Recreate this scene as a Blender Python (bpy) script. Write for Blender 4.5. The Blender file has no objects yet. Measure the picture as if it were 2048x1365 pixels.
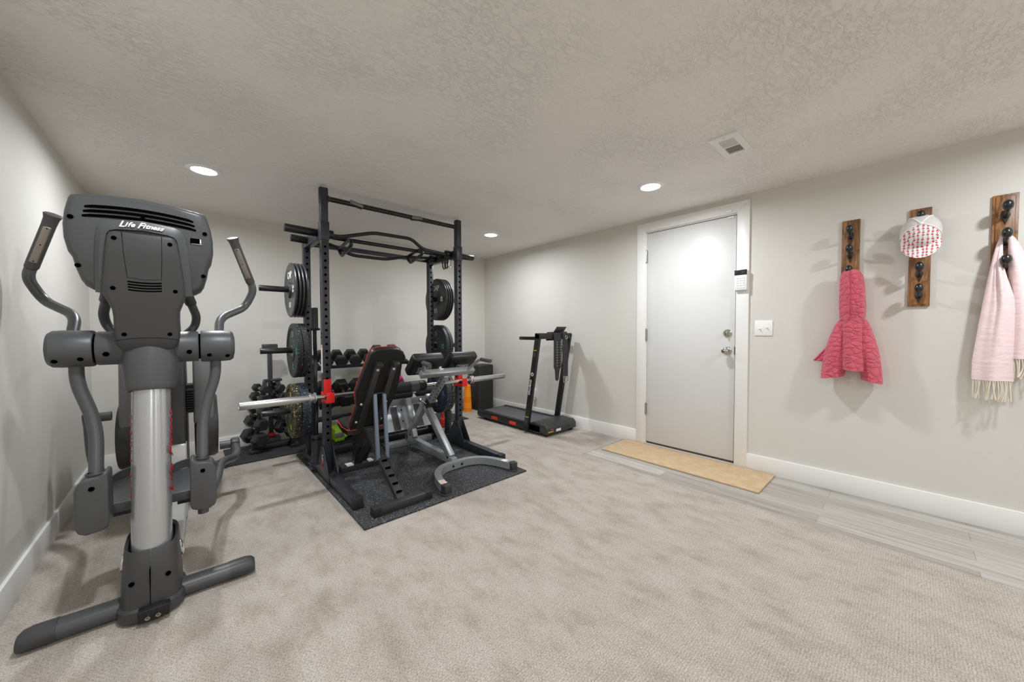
import bpy, bmesh, math, random
from mathutils import Vector, Matrix, Quaternion
random.seed(7)
SC = bpy.context.scene
COL = SC.collection
PI = math.pi
V = Vector

# ------------------------------------------------------------------ materials
def _new(name):
    m = bpy.data.materials.new(name); m.use_nodes = True
    nt = m.node_tree
    return m, nt, nt.nodes['Principled BSDF']

def srgb(r, g, b):
    f = lambda c: (c/255/12.92) if c/255 <= .04045 else ((c/255+.055)/1.055)**2.4
    return (f(r), f(g), f(b), 1)

def mat(name, col, rough=.5, metal=0.0, var=0.0, vscale=6.0, bump=0.0, bscale=200.0, coat=0.0, spec=.5, bdist=.002):
    m, nt, b = _new(name)
    b.inputs['Base Color'].default_value = col
    b.inputs['Roughness'].default_value = rough
    b.inputs['Metallic'].default_value = metal
    b.inputs['Coat Weight'].default_value = coat
    b.inputs['Specular IOR Level'].default_value = spec
    tc = nt.nodes.new('ShaderNodeTexCoord')
    if var:
        n = nt.nodes.new('ShaderNodeTexNoise'); n.inputs['Scale'].default_value = vscale; n.inputs['Detail'].default_value = 4
        nt.links.new(tc.outputs['Object'], n.inputs['Vector'])
        mx = nt.nodes.new('ShaderNodeMix'); mx.data_type = 'RGBA'
        mx.inputs[6].default_value = tuple(c*(1-var) for c in col[:3])+(1,)
        mx.inputs[7].default_value = tuple(min(1, c*(1+var)) for c in col[:3])+(1,)
        nt.links.new(n.outputs['Fac'], mx.inputs[0]); nt.links.new(mx.outputs[2], b.inputs['Base Color'])
    if bump:
        n2 = nt.nodes.new('ShaderNodeTexNoise'); n2.inputs['Scale'].default_value = bscale; n2.inputs['Detail'].default_value = 3
        nt.links.new(tc.outputs['Object'], n2.inputs['Vector'])
        bp = nt.nodes.new('ShaderNodeBump'); bp.inputs['Strength'].default_value = bump; bp.inputs['Distance'].default_value = bdist
        nt.links.new(n2.outputs['Fac'], bp.inputs['Height']); nt.links.new(bp.outputs['Normal'], b.inputs['Normal'])
    return m

def ramp(nt, stops):
    r = nt.nodes.new('ShaderNodeValToRGB'); e = r.color_ramp.elements
    while len(e) < len(stops): e.new(.5)
    for q, (p, c) in zip(e, stops): q.position = p; q.color = c
    return r

def speckle(name, base, cols, scale, thr, rough=.75, bump=.3):
    """rubber with coloured flecks (voronoi cells below a threshold)"""
    m, nt, b = _new(name)
    b.inputs['Roughness'].default_value = rough
    tc = nt.nodes.new('ShaderNodeTexCoord'); cur = None
    for i, (c, t) in enumerate(zip(cols, thr)):
        mp = nt.nodes.new('ShaderNodeMapping'); mp.inputs['Location'].default_value = (i*3.1, i*1.7, i*.9)
        nt.links.new(tc.outputs['Object'], mp.inputs['Vector'])
        no = nt.nodes.new('ShaderNodeTexNoise'); no.inputs['Scale'].default_value = scale*1.3; no.inputs['Detail'].default_value = 1
        nt.links.new(mp.outputs['Vector'], no.inputs['Vector'])
        ad = nt.nodes.new('ShaderNodeMix'); ad.data_type = 'VECTOR'; ad.inputs[0].default_value = .012
        nt.links.new(mp.outputs['Vector'], ad.inputs[4]); nt.links.new(no.outputs['Color'], ad.inputs[5])
        vo = nt.nodes.new('ShaderNodeTexVoronoi'); vo.inputs['Scale'].default_value = scale*(1+.35*i)
        nt.links.new(ad.outputs[1], vo.inputs['Vector'])
        # radius per cell differs: distance < thr*random
        sep = nt.nodes.new('ShaderNodeSeparateColor'); nt.links.new(vo.outputs['Color'], sep.inputs['Color'])
        mu = nt.nodes.new('ShaderNodeMath'); mu.operation = 'MULTIPLY'; mu.inputs[1].default_value = t
        nt.links.new(sep.outputs[0], mu.inputs[0])
        lt = nt.nodes.new('ShaderNodeMath'); lt.operation = 'LESS_THAN'
        nt.links.new(vo.outputs['Distance'], lt.inputs[0]); nt.links.new(mu.outputs[0], lt.inputs[1])
        mx = nt.nodes.new('ShaderNodeMix'); mx.data_type = 'RGBA'
        if cur is None: mx.inputs[6].default_value = base
        else: nt.links.new(cur, mx.inputs[6])
        mx.inputs[7].default_value = c
        nt.links.new(lt.outputs[0], mx.inputs[0]); cur = mx.outputs[2]
    nt.links.new(cur, b.inputs['Base Color'])
    n2 = nt.nodes.new('ShaderNodeTexNoise'); n2.inputs['Scale'].default_value = scale*3
    nt.links.new(tc.outputs['Object'], n2.inputs['Vector'])
    bp = nt.nodes.new('ShaderNodeBump'); bp.inputs['Strength'].default_value = bump; bp.inputs['Distance'].default_value = .002
    nt.links.new(n2.outputs['Fac'], bp.inputs['Height']); nt.links.new(bp.outputs['Normal'], b.inputs['Normal'])
    return m

# ------------------------------------------------------------------ mesh builder
class MB:
    def __init__(s): s.bm = bmesh.new(); s.mi = 0
    def _done(s, faces):
        for f in faces: f.material_index = s.mi
    def raw(s, verts, faces):
        vs = [s.bm.verts.new(v) for v in verts]; fs = []
        for f in faces:
            try: fs.append(s.bm.faces.new([vs[i] for i in f]))
            except ValueError: pass
        s._done(fs); return s
    def box(s, c, size, rot=None, bev=0.0, seg=2):
        t = bmesh.new(); bmesh.ops.create_cube(t, size=1.0)
        bmesh.ops.scale(t, vec=V(size), verts=t.verts)
        if bev: bmesh.ops.bevel(t, geom=list(t.edges), offset=min(bev, min(size)*.49), segments=seg, profile=.5, affect='EDGES')
        M = Matrix.Translation(V(c)) @ (rot.to_4x4() if rot is not None else Matrix.Identity(4))
        bmesh.ops.transform(t, matrix=M, verts=t.verts)
        return s.merge(t)
    def b2(s, lo, hi, bev=0.0, seg=2):
        lo, hi = V(lo), V(hi); return s.box((lo+hi)/2, [abs(a) for a in (hi-lo)], None, bev, seg)
    def merge(s, t):
        m = {}
        for v in t.verts: m[v] = s.bm.verts.new(v.co)
        fs = []
        for f in t.faces:
            try: fs.append(s.bm.faces.new([m[v] for v in f.verts]))
            except ValueError: pass
        s._done(fs); t.free(); return s
    def bar(s, p0, p1, w, h, up=(0, 0, 1), bev=0.003):
        """rectangular tube from p0 to p1; w across, h along 'up'"""
        p0, p1 = V(p0), V(p1); d = (p1-p0); L = d.length; d.normalize()
        u = V(up); x = d.cross(u)
        if x.length < 1e-4: x = d.cross(V((1, 0, 0)))
        x.normalize(); z = x.cross(d).normalized()
        R = Matrix((x, d, z)).transposed()
        return s.box((p0+p1)/2, (w, L, h), R, bev)
    def cyl(s, p0, p1, r0, r1=None, n=24, cap=True, bev=0.0):
        r1 = r0 if r1 is None else r1
        p0, p1 = V(p0), V(p1)
        if bev:
            L = (p1-p0).length
            return s.lathe([(0, 0), (r0-bev, 0), (r0-bev*.3, bev*.3), (r0, bev), (r1, L-bev), (r1-bev*.3, L-bev*.3), (r1-bev, L), (0, L)], p0, p1-p0, n)
        return s.lathe([(0, 0), (r0, 0), (r1, (p1-p0).length), (0, (p1-p0).length)] if cap else [(r0, 0), (r1, (p1-p0).length)], p0, p1-p0, n)
    def lathe(s, prof, o, d, n=32, sx=1.0, sy=1.0, xdir=None):
        """profile [(r, t)] spun about the axis o + t*d"""
        o, d = V(o), V(d).normalized()
        a = V(xdir) if xdir is not None else (V((0, 0, 1)) if abs(d.z) < .9 else V((1, 0, 0)))
        x = (a - d*a.dot(d)).normalized(); y = d.cross(x)
        rings = []
        for r, t in prof:
            if r < 1e-6: rings.append([s.bm.verts.new(o+d*t)])
            else: rings.append([s.bm.verts.new(o+d*t+(x*math.cos(2*PI*k/n)*sx+y*math.sin(2*PI*k/n)*sy)*r) for k in range(n)])
        fs = []
        for A, B in zip(rings, rings[1:]):
            for k in range(n):
                k2 = (k+1) % n
                try:
                    if len(A) == 1 and len(B) == 1: continue
                    if len(A) == 1: fs.append(s.bm.faces.new((A[0], B[k], B[k2])))
                    elif len(B) == 1: fs.append(s.bm.faces.new((A[k], B[0], A[k2])))
                    else: fs.append(s.bm.faces.new((A[k], B[k], B[k2], A[k2])))
                except ValueError: pass
        s._done(fs); return s
    def tube(s, pts, r, n=14, cap=True, sub=0, closed=False):
        """round tube along points; r a number or a list; sub>0 rounds the corners (Catmull-Rom)"""
        P = [V(p) for p in pts]; rr = list(r) if isinstance(r, (list, tuple)) else [r]*len(P)
        if sub:
            Q, RR = [], []
            N = len(P); rng = range(N) if closed else range(N-1)
            for i in rng:
                g = (lambda k: P[k % N]) if closed else (lambda k: P[max(0, min(N-1, k))])
                a, b, c, d = g(i-1), g(i), g(i+1), g(i+2)
                for k in range(sub):
                    t = k/sub
                    Q.append(.5*((2*b)+(c-a)*t+(2*a-5*b+4*c-d)*t*t+(3*b-a-3*c+d)*t**3))
                    RR.append(rr[i]*(1-t)+rr[(i+1) % N]*t)
            if not closed: Q.append(P[-1]); RR.append(rr[-1])
            P, rr = Q, RR
        N = len(P); rings = []; nrm = None
        for i, p in enumerate(P):
            if closed: t = P[(i+1) % N]-P[i-1]
            else: t = P[min(i+1, N-1)]-P[max(i-1, 0)]
            t.normalize()
            if nrm is None:
                nrm = t.orthogonal().normalized()
            else:
                nrm = (nrm - t*nrm.dot(t))
                nrm = nrm.normalized() if nrm.length > 1e-6 else t.orthogonal().normalized()
            b = t.cross(nrm)
            rings.append([s.bm.verts.new(p+(nrm*math.cos(2*PI*k/n)+b*math.sin(2*PI*k/n))*rr[i]) for k in range(n)])
        fs = []
        prs = list(zip(rings, rings[1:]))+([(rings[-1], rings[0])] if closed else [])
        for A, B in prs:
            for k in range(n): fs.append(s.bm.faces.new((A[k], A[(k+1) % n], B[(k+1) % n], B[k])))
        if cap and not closed: fs.append(s.bm.faces.new(rings[0][::-1])); fs.append(s.bm.faces.new(rings[-1]))
        s._done(fs); return s
    def fillet(s, pts, r, rad, n=14, seg=6):
        """round tube along a polyline whose corners are arcs of about 'rad'"""
        P = [V(p) for p in pts]; out = [P[0]]
        for i in range(1, len(P)-1):
            a, b, c = P[i-1], P[i], P[i+1]
            d0, d1 = (a-b), (c-b); q = min(rad, d0.length*.48, d1.length*.48)
            s0, s1 = b+d0.normalized()*q, b+d1.normalized()*q
            for k in range(seg+1):
                t = k/seg; out.append(s0*(1-t)**2+b*2*t*(1-t)+s1*t*t)
        out.append(P[-1]); return s.tube(out, r, n)
    def strip(s, path, w, h, up=(0, 0, 1), bevcap=True):
        """rectangular tube swept along a path (w across, h along up)"""
        P = [V(p) for p in path]; rings = []
        for i, p in enumerate(P):
            t = (P[min(i+1, len(P)-1)]-P[max(i-1, 0)]).normalized()
            x = t.cross(V(up)).normalized(); z = x.cross(t).normalized()
            rings.append([s.bm.verts.new(p+x*a*w/2+z*b*h/2) for a, b in ((-1, -1), (1, -1), (1, 1), (-1, 1))])
        fs = []
        for A, B in zip(rings, rings[1:]):
            for k in range(4): fs.append(s.bm.faces.new((A[k], A[(k+1) % 4], B[(k+1) % 4], B[k])))
        fs.append(s.bm.faces.new(rings[0][::-1])); fs.append(s.bm.faces.new(rings[-1])); s._done(fs); return s
    def prism(s, poly, ext, bev=0.0, seg=2):
        """closed polygon (3-D points) extruded by vector ext"""
        t = bmesh.new(); A = [t.verts.new(V(p)) for p in poly]; B = [t.verts.new(V(p)+V(ext)) for p in poly]
        n = len(A); t.faces.new(A[::-1]); t.faces.new(B)
        for k in range(n): t.faces.new((A[k], A[(k+1) % n], B[(k+1) % n], B[k]))
        bmesh.ops.recalc_face_normals(t, faces=t.faces)
        if bev: bmesh.ops.bevel(t, geom=list(t.edges), offset=bev, segments=seg, profile=.5, affect='EDGES', clamp_overlap=True)
        return s.merge(t)
    def loft(s, rings, cap=True, closed=True):
        R = [[s.bm.verts.new(V(p)) for p in r] for r in rings]; fs = []
        for A, B in zip(R, R[1:]):
            n = len(A)
            for k in range(n if closed else n-1): fs.append(s.bm.faces.new((A[k], A[(k+1) % n], B[(k+1) % n], B[k])))
        if cap: fs.append(s.bm.faces.new(R[0][::-1])); fs.append(s.bm.faces.new(R[-1]))
        s._done(fs); return s
    def disc(s, c, nrm, r, n=20):
        return s.lathe([(r, 0), (0, 0)], c, nrm, n)
    def ball(s, c, r, sc=(1, 1, 1), n=20, rot=None):
        t = bmesh.new(); bmesh.ops.create_uvsphere(t, u_segments=n, v_segments=max(6, n//2), radius=r)
        M = Matrix.Translation(V(c)) @ (rot.to_4x4() if rot is not None else Matrix.Identity(4)) @ Matrix.Diagonal((*sc, 1))
        bmesh.ops.transform(t, matrix=M, verts=t.verts); return s.merge(t)
    def grid(s, fn, nu, nv, thick=0.0):
        """sheet fn(u, v) -> point, u, v in 0..1; with thickness both sides are closed"""
        P = [[V(fn(i/nu, j/nv)) for j in range(nv+1)] for i in range(nu+1)]
        A = [[s.bm.verts.new(p) for p in r] for r in P]; fs = []
        for i in range(nu):
            for j in range(nv): fs.append(s.bm.faces.new((A[i][j], A[i+1][j], A[i+1][j+1], A[i][j+1])))
        if thick:
            N = [[None]*(nv+1) for _ in range(nu+1)]
            for i in range(nu+1):
                for j in range(nv+1):
                    du = P[min(i+1, nu)][j]-P[max(i-1, 0)][j]; dv = P[i][min(j+1, nv)]-P[i][max(j-1, 0)]
                    c = du.cross(dv); N[i][j] = c.normalized() if c.length > 1e-9 else V((0, 0, 1))
            B = [[s.bm.verts.new(P[i][j]-N[i][j]*thick) for j in range(nv+1)] for i in range(nu+1)]
            for i in range(nu):
                for j in range(nv): fs.append(s.bm.faces.new((B[i][j], B[i][j+1], B[i+1][j+1], B[i+1][j])))
            for i in range(nu):
                fs.append(s.bm.faces.new((A[i][0], B[i][0], B[i+1][0], A[i+1][0]))); fs.append(s.bm.faces.new((A[i][nv], A[i+1][nv], B[i+1][nv], B[i][nv])))
            for j in range(nv):
                fs.append(s.bm.faces.new((A[0][j], A[0][j+1], B[0][j+1], B[0][j]))); fs.append(s.bm.faces.new((A[nu][j], B[nu][j], B[nu][j+1], A[nu][j+1])))
        s._done(fs); return s
    def text(s, body, size, M, depth=.0006, font_shear=0.0, space=1.0, bold=0.0):
        """solid lettering; M places the text plane (x right, y up)"""
        c = bpy.data.curves.new('t', 'FONT'); c.body = body; c.size = size; c.extrude = depth; c.shear = font_shear
        c.align_x = 'CENTER'; c.align_y = 'CENTER'; c.space_character = space; c.offset = bold; c.resolution_u = 3
        o = bpy.data.objects.new('t', c); COL.objects.link(o)
        bpy.context.view_layer.update()
        me = bpy.data.meshes.new_from_object(o.evaluated_get(bpy.context.evaluated_depsgraph_get()))
        t = bmesh.new(); t.from_mesh(me); bmesh.ops.transform(t, matrix=M, verts=t.verts)
        bpy.data.objects.remove(o); bpy.data.curves.remove(c); bpy.data.meshes.remove(me)
        return s.merge(t)
    def xf(s, M): bmesh.ops.transform(s.bm, matrix=M, verts=s.bm.verts); return s
    def build(s, name, mats, parent=None, smooth=30.0, local=False):
        mats = mats if isinstance(mats, (list, tuple)) else [mats]
        if parent is not None and not local:
            s.bm.transform(BASE[parent.name].inverted())
        bmesh.ops.recalc_face_normals(s.bm, faces=s.bm.faces)
        for f in s.bm.faces: f.smooth = True
        lim = math.radians(smooth)
        for e in s.bm.edges:
            if len(e.link_faces) != 2 or e.calc_face_angle(0) > lim: e.smooth = False
        me = bpy.data.meshes.new(name); s.bm.to_mesh(me); s.bm.free()
        for m in mats: me.materials.append(m)
        o = bpy.data.objects.new(name, me); COL.objects.link(o)
        if parent is not None:
            o.parent = parent; BASE[o.name] = BASE[parent.name]
        else: BASE[o.name] = Matrix.Identity(4)
        return o

BASE = {}
def tag(o, label=None, cat=None, group=None, kind=None):
    if label: o['label'] = label
    if cat: o['category'] = cat
    if group: o['group'] = group
    if kind: o['kind'] = kind
    return o
def thing(name, label, cat, loc=(0, 0, 0), rz=0.0, group=None):
    o = bpy.data.objects.new(name, None); COL.objects.link(o); o.empty_display_size = .1
    o.location = loc; o.rotation_euler = (0, 0, rz)
    BASE[o.name] = Matrix.Translation(V(loc)) @ Matrix.Rotation(rz, 4, 'Z')
    return tag(o, label, cat, group)
def struct(mb, name, mats, smooth=30.0): return tag(mb.build(name, mats, None, smooth), kind='structure')
def solo(mb, name, mats, label, cat, loc, group=None, smooth=30.0):
    """a thing that is one mesh, its origin at loc"""
    mb.bm.transform(Matrix.Translation(-V(loc)))
    o = mb.build(name, mats, None, smooth); o.location = loc; BASE[o.name] = Matrix.Translation(V(loc))
    return tag(o, label, cat, group)
def dup(root, loc=None, rz=None, label=None, group=None):
    r = root.copy(); COL.objects.link(r)
    if loc is not None: r.location = loc
    if rz is not None: r.rotation_euler = (0, 0, rz)
    if label: r['label'] = label
    if group: r['group'] = group
    def rec(a, b):
        for ch in list(a.children):
            if ch.name == b.name: continue
            c = ch.copy(); COL.objects.link(c); c.parent = b; rec(ch, c)
    rec(root, r)
    return r
def TM(o, x, y):
    """matrix of a text plane: origin o, text runs along x, up along y"""
    x, y = V(x).normalized(), V(y).normalized(); z = x.cross(y).normalized(); y = z.cross(x)
    M = Matrix((x, y, z)).transposed().to_4x4(); M.translation = V(o); return M
# ------------------------------------------------------------------ camera (fitted to the photograph's vanishing lines)
cam = bpy.data.cameras.new('camera'); cam.sensor_width = 36; cam.sensor_fit = 'HORIZONTAL'
cam.lens = 721.53*36/2048; cam.clip_start = .02
co = bpy.data.objects.new('camera', cam); COL.objects.link(co)
pt, yw, rl, CH = .02661, .73493, -.00214, 1.10129
F = V((math.sin(yw)*math.cos(pt), math.cos(yw)*math.cos(pt), -math.sin(pt)))
RT = V((math.cos(yw), -math.sin(yw), 0)); UP = RT.cross(F)
r_ = RT*math.cos(rl)+UP*math.sin(rl); u_ = -RT*math.sin(rl)+UP*math.cos(rl)
M = Matrix((r_, u_, -F)).transposed().to_4x4(); M.translation = (0, 0, CH)
co.matrix_world = M; SC.camera = co

XL, XR, YB, YF, H, BBH = -.55, 3.3075, 4.2635, -3.3, 2.175, .128

# ------------------------------------------------------------------ surfaces
def wall_mat():
    m = mat('greige_paint', srgb(214, 211, 204), .62, var=.012, vscale=1.5, bump=.10, bscale=90, bdist=.003)
    return m
def ceiling_mat():
    m, nt, b = _new('knockdown_ceiling'); b.inputs['Roughness'].default_value = .75
    b.inputs['Base Color'].default_value = srgb(236, 233, 229)
    tc = nt.nodes.new('ShaderNodeTexCoord')
    mp = nt.nodes.new('ShaderNodeMapping'); mp.inputs['Scale'].default_value = (1, 1.7, 1); nt.links.new(tc.outputs['Object'], mp.inputs['Vector'])
    n = nt.nodes.new('ShaderNodeTexNoise'); n.inputs['Scale'].default_value = 31; n.inputs['Detail'].default_value = 7; n.inputs['Roughness'].default_value = .62; n.inputs['Distortion'].default_value = .7
    nt.links.new(mp.outputs['Vector'], n.inputs['Vector'])
    r = ramp(nt, [(.42, (0, 0, 0, 1)), (.50, (.75, .75, .75, 1)), (.62, (1, 1, 1, 1))]); nt.links.new(n.outputs['Fac'], r.inputs['Fac'])
    n2 = nt.nodes.new('ShaderNodeTexNoise'); n2.inputs['Scale'].default_value = 2.2; nt.links.new(tc.outputs['Object'], n2.inputs['Vector'])
    r2 = ramp(nt, [(.42, (.3, .3, .3, 1)), (.62, (1, 1, 1, 1))]); nt.links.new(n2.outputs['Fac'], r2.inputs['Fac'])
    mu = nt.nodes.new('ShaderNodeMath'); mu.operation = 'MULTIPLY'; nt.links.new(r.outputs['Color'], mu.inputs[0]); nt.links.new(r2.outputs['Color'], mu.inputs[1])
    bp = nt.nodes.new('ShaderNodeBump'); bp.inputs['Strength'].default_value = .62; bp.inputs['Distance'].default_value = .0052
    nt.links.new(mu.outputs[0], bp.inputs['Height']); nt.links.new(bp.outputs['Normal'], b.inputs['Normal'])
    return m
def carpet_mat():
    m, nt, b = _new('loop_carpet'); b.inputs['Roughness'].default_value = 1; b.inputs['Specular IOR Level'].default_value = .12
    tc = nt.nodes.new('ShaderNodeTexCoord')
    mp = nt.nodes.new('ShaderNodeMapping'); mp.inputs['Rotation'].default_value = (0, 0, .0); nt.links.new(tc.outputs['Object'], mp.inputs['Vector'])
    # pile brushed in patches
    n1 = nt.nodes.new('ShaderNodeTexNoise'); n1.inputs['Scale'].default_value = 6.5; n1.inputs['Detail'].default_value = 5; n1.inputs['Roughness'].default_value = .62
    mp1 = nt.nodes.new('ShaderNodeMapping'); mp1.inputs['Scale'].default_value = (1.5, .75, 1); mp1.inputs['Rotation'].default_value = (0, 0, .5); nt.links.new(tc.outputs['Object'], mp1.inputs['Vector'])
    nt.links.new(mp1.outputs['Vector'], n1.inputs['Vector'])
    r1 = ramp(nt, [(.34, srgb(180, 169, 157)), (.50, srgb(193, 184, 174)), (.66, srgb(200, 192, 183))]); nt.links.new(n1.outputs['Fac'], r1.inputs['Fac'])
    # loops in rows
    br = nt.nodes.new('ShaderNodeTexBrick'); br.inputs['Scale'].default_value = 1; br.inputs['Brick Width'].default_value = .0125; br.inputs['Row Height'].default_value = .0085
    br.inputs['Mortar Size'].default_value = .0016; br.inputs['Mortar Smooth'].default_value = 1; br.inputs['Bias'].default_value = 0
    br.inputs['Color1'].default_value = (1, 1, 1, 1); br.inputs['Color2'].default_value = (.84, .84, .84, 1); br.inputs['Mortar'].default_value = (.66, .65, .64, 1)
    nz = nt.nodes.new('ShaderNodeTexNoise'); nz.inputs['Scale'].default_value = 70; nz.inputs['Detail'].default_value = 2; nt.links.new(tc.outputs['Object'], nz.inputs['Vector'])
    dv = nt.nodes.new('ShaderNodeMix'); dv.data_type = 'VECTOR'; dv.inputs[0].default_value = .012
    nt.links.new(mp.outputs['Vector'], dv.inputs[4]); nt.links.new(nz.outputs['Color'], dv.inputs[5]); nt.links.new(dv.outputs[1], br.inputs['Vector'])
    mu = nt.nodes.new('ShaderNodeMix'); mu.data_type = 'RGBA'; mu.blend_type = 'MULTIPLY'; mu.inputs[0].default_value = .6
    nt.links.new(r1.outputs['Color'], mu.inputs[6]); nt.links.new(br.outputs['Color'], mu.inputs[7])
    n3 = nt.nodes.new('ShaderNodeTexNoise'); n3.inputs['Scale'].default_value = 150; n3.inputs['Detail'].default_value = 3; n3.inputs['Roughness'].default_value = .7; nt.links.new(tc.outputs['Object'], n3.inputs['Vector'])
    r3 = ramp(nt, [(.36, (.50, .485, .47, 1)), (.50, (.92, .915, .91, 1)), (.66, (1.12, 1.12, 1.12, 1))]); nt.links.new(n3.outputs['Fac'], r3.inputs['Fac'])
    mu2 = nt.nodes.new('ShaderNodeMix'); mu2.data_type = 'RGBA'; mu2.blend_type = 'MULTIPLY'; mu2.inputs[0].default_value = .6
    nt.links.new(mu.outputs[2], mu2.inputs[6]); nt.links.new(r3.outputs['Color'], mu2.inputs[7]); nt.links.new(mu2.outputs[2], b.inputs['Base Color'])
    bp = nt.nodes.new('ShaderNodeBump'); bp.inputs['Strength'].default_value = .8; bp.inputs['Distance'].default_value = .004
    nt.links.new(br.outputs['Color'], bp.inputs['Height'])
    bp2 = nt.nodes.new('ShaderNodeBump'); bp2.inputs['Strength'].default_value = .5; bp2.inputs['Distance'].default_value = .003
    nt.links.new(n3.outputs['Fac'], bp2.inputs['Height']); nt.links.new(bp.outputs['Normal'], bp2.inputs['Normal']); nt.links.new(bp2.outputs['Normal'], b.inputs['Normal'])
    return m
def plank_mat():
    m, nt, b = _new('vinyl_plank'); b.inputs['Roughness'].default_value = .42
    tc = nt.nodes.new('ShaderNodeTexCoord')
    mp = nt.nodes.new('ShaderNodeMapping'); mp.inputs['Rotation'].default_value = (0, 0, PI/2); mp.inputs['Location'].default_value = (.35, .045, 0); nt.links.new(tc.outputs['Object'], mp.inputs['Vector'])
    br = nt.nodes.new('ShaderNodeTexBrick'); br.inputs['Scale'].default_value = 1; br.inputs['Brick Width'].default_value = .92; br.inputs['Row Height'].default_value = .118
    br.inputs['Mortar Size'].default_value = .0009; br.inputs['Bias'].default_value = 0; br.offset = .37
    br.inputs['Color1'].default_value = srgb(160, 152, 144); br.inputs['Color2'].default_value = srgb(194, 191, 185); br.inputs['Mortar'].default_value = srgb(120, 114, 108)
    nt.links.new(mp.outputs['Vector'], br.inputs['Vector'])
    mp2 = nt.nodes.new('ShaderNodeMapping'); mp2.inputs['Scale'].default_value = (26, 1.6, 1); nt.links.new(tc.outputs['Object'], mp2.inputs['Vector'])
    n = nt.nodes.new('ShaderNodeTexNoise'); n.inputs['Scale'].default_value = 1.4; n.inputs['Detail'].default_value = 6; n.inputs['Roughness'].default_value = .6; nt.links.new(mp2.outputs['Vector'], n.inputs['Vector'])
    r = ramp(nt, [(.32, (.66, .645, .63, 1)), (.47, (.90, .895, .885, 1)), (.66, (1.04, 1.04, 1.04, 1))]); nt.links.new(n.outputs['Fac'], r.inputs['Fac'])
    mu = nt.nodes.new('ShaderNodeMix'); mu.data_type = 'RGBA'; mu.blend_type = 'MULTIPLY'; mu.inputs[0].default_value = 1
    nt.links.new(br.outputs['Color'], mu.inputs[6]); nt.links.new(r.outputs['Color'], mu.inputs[7]); nt.links.new(mu.outputs[2], b.inputs['Base Color'])
    bp = nt.nodes.new('ShaderNodeBump'); bp.inputs['Strength'].default_value = .12; bp.inputs['Distance'].default_value = .001
    nt.links.new(n.outputs['Fac'], bp.inputs['Height']); nt.links.new(bp.outputs['Normal'], b.inputs['Normal'])
    return m

PAINT, CEIL, CARPET, PLANK = wall_mat(), ceiling_mat(), carpet_mat(), plank_mat()
TRIM = mat('white_trim_paint', srgb(236, 235, 232), .38)
DOORW = mat('white_door_paint', srgb(216, 216, 214), .36, bump=.05, bscale=40)
WHITE_PL = mat('white_plastic', srgb(240, 240, 238), .35)
DARKGAP = mat('dark_gap', srgb(28, 25, 23), .9)
NICKEL = mat('brushed_nickel', srgb(190, 186, 178), .22, 1.0)
CHROME = mat('chrome', srgb(225, 225, 225), .12, 1.0)
BLACKPL = mat('black_plastic', srgb(24, 24, 25), .45)

# room shell
PX = 2.605; PY = 1.955                                   # edge between carpet and planks
m = MB(); m.b2((XL-.1, YF, -.12), (PX, YB+.1, 0)); m.b2((PX, PY, -.12), (XR+.1, YB+.1, 0)); struct(m, 'floor', CARPET)
m = MB(); m.b2((PX, YF, -.12), (XR+.1, PY, -.003)); struct(m, 'plank_floor', PLANK)
m = MB(); m.b2((XL-.12, YF-.1, H), (XR+.12, YB+.12, H+.1)); struct(m, 'ceiling', CEIL)
m = MB(); m.b2((XL-.12, YF-.1, -.1), (XL, YB+.12, H)); struct(m, 'wall_left', PAINT)
m = MB(); m.b2((XL-.12, YB, -.1), (XR+.12, YB+.12, H)); struct(m, 'wall_back', PAINT)
m = MB(); m.b2((XL-.12, YF-.12, -.1), (XR+.12, YF, H)); struct(m, 'wall_front', PAINT)
DY0, DY1, DZ = .950, 1.724, 2.048                        # door opening
m = MB(); m.b2((XR, YF-.1, -.1), (XR+.12, DY0, H)); m.b2((XR, DY1, -.1), (XR+.12, YB+.1, H)); m.b2((XR, DY0, DZ), (XR+.12, DY1, H))
struct(m, 'wall_right', PAINT)
def base(name, pts):
    m = MB()
    for lo, hi in pts: m.b2(lo, hi, .004)
    struct(m, name, TRIM)
T = .015
base('baseboard_left', [((XL, YF, -.004), (XL+T, YB, BBH))])
base('baseboard_back', [((XL, YB-T, -.004), (XR, YB, BBH))])
base('baseboard_right', [((XR-T, YF, -.004), (XR, .864, BBH)), ((XR-T, 1.812, -.004), (XR, YB, BBH))])

# door with its frame
d = thing('door_1', None, None, (XR, (DY0+DY1)/2, 0)); d['kind'] = 'structure'
m = MB(); xa, xb = XR-.017, XR+.001
m.prism([(xa, 1.813, 0), (xa, 1.724, 0), (xa, 1.724, DZ+.002), (xa, 1.813, 2.132)], (.018, 0, 0), .0015)
m.prism([(xa, .863, 0), (xa, .951, 0), (xa, .951, DZ+.002), (xa, .863, 2.132)], (.018, 0, 0), .0015)
m.prism([(xa, 1.813, 2.132), (xa, 1.724, DZ+.002), (xa, .951, DZ+.002), (xa, .863, 2.132)], (.018, 0, 0), .0015)
m.build('door_casing', TRIM, d)
m = MB(); m.b2((XR, DY0, 0), (XR+.11, DY0+.006, DZ)); m.b2((XR, DY1-.006, 0), (XR+.11, DY1, DZ)); m.b2((XR, DY0, DZ-.006), (XR+.11, DY1, DZ)); m.build('door_jamb', TRIM, d)
m = MB(); m.b2((XR+.003, DY0+.011, .032), (XR+.043, DY1-.010, DZ-.013), .002); m.build('door_slab', DOORW, d)
m = MB(); m.b2((XR+.05, DY0, 0), (XR+.11, DY1, DZ)); m.build('door_backing', DARKGAP, d)
m = MB(); m.b2((XR-.012, DY0, 0), (XR+.1, DY1, .014), .003); m.build('threshold', mat('threshold_grey', srgb(196, 192, 186), .5), d)
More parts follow.
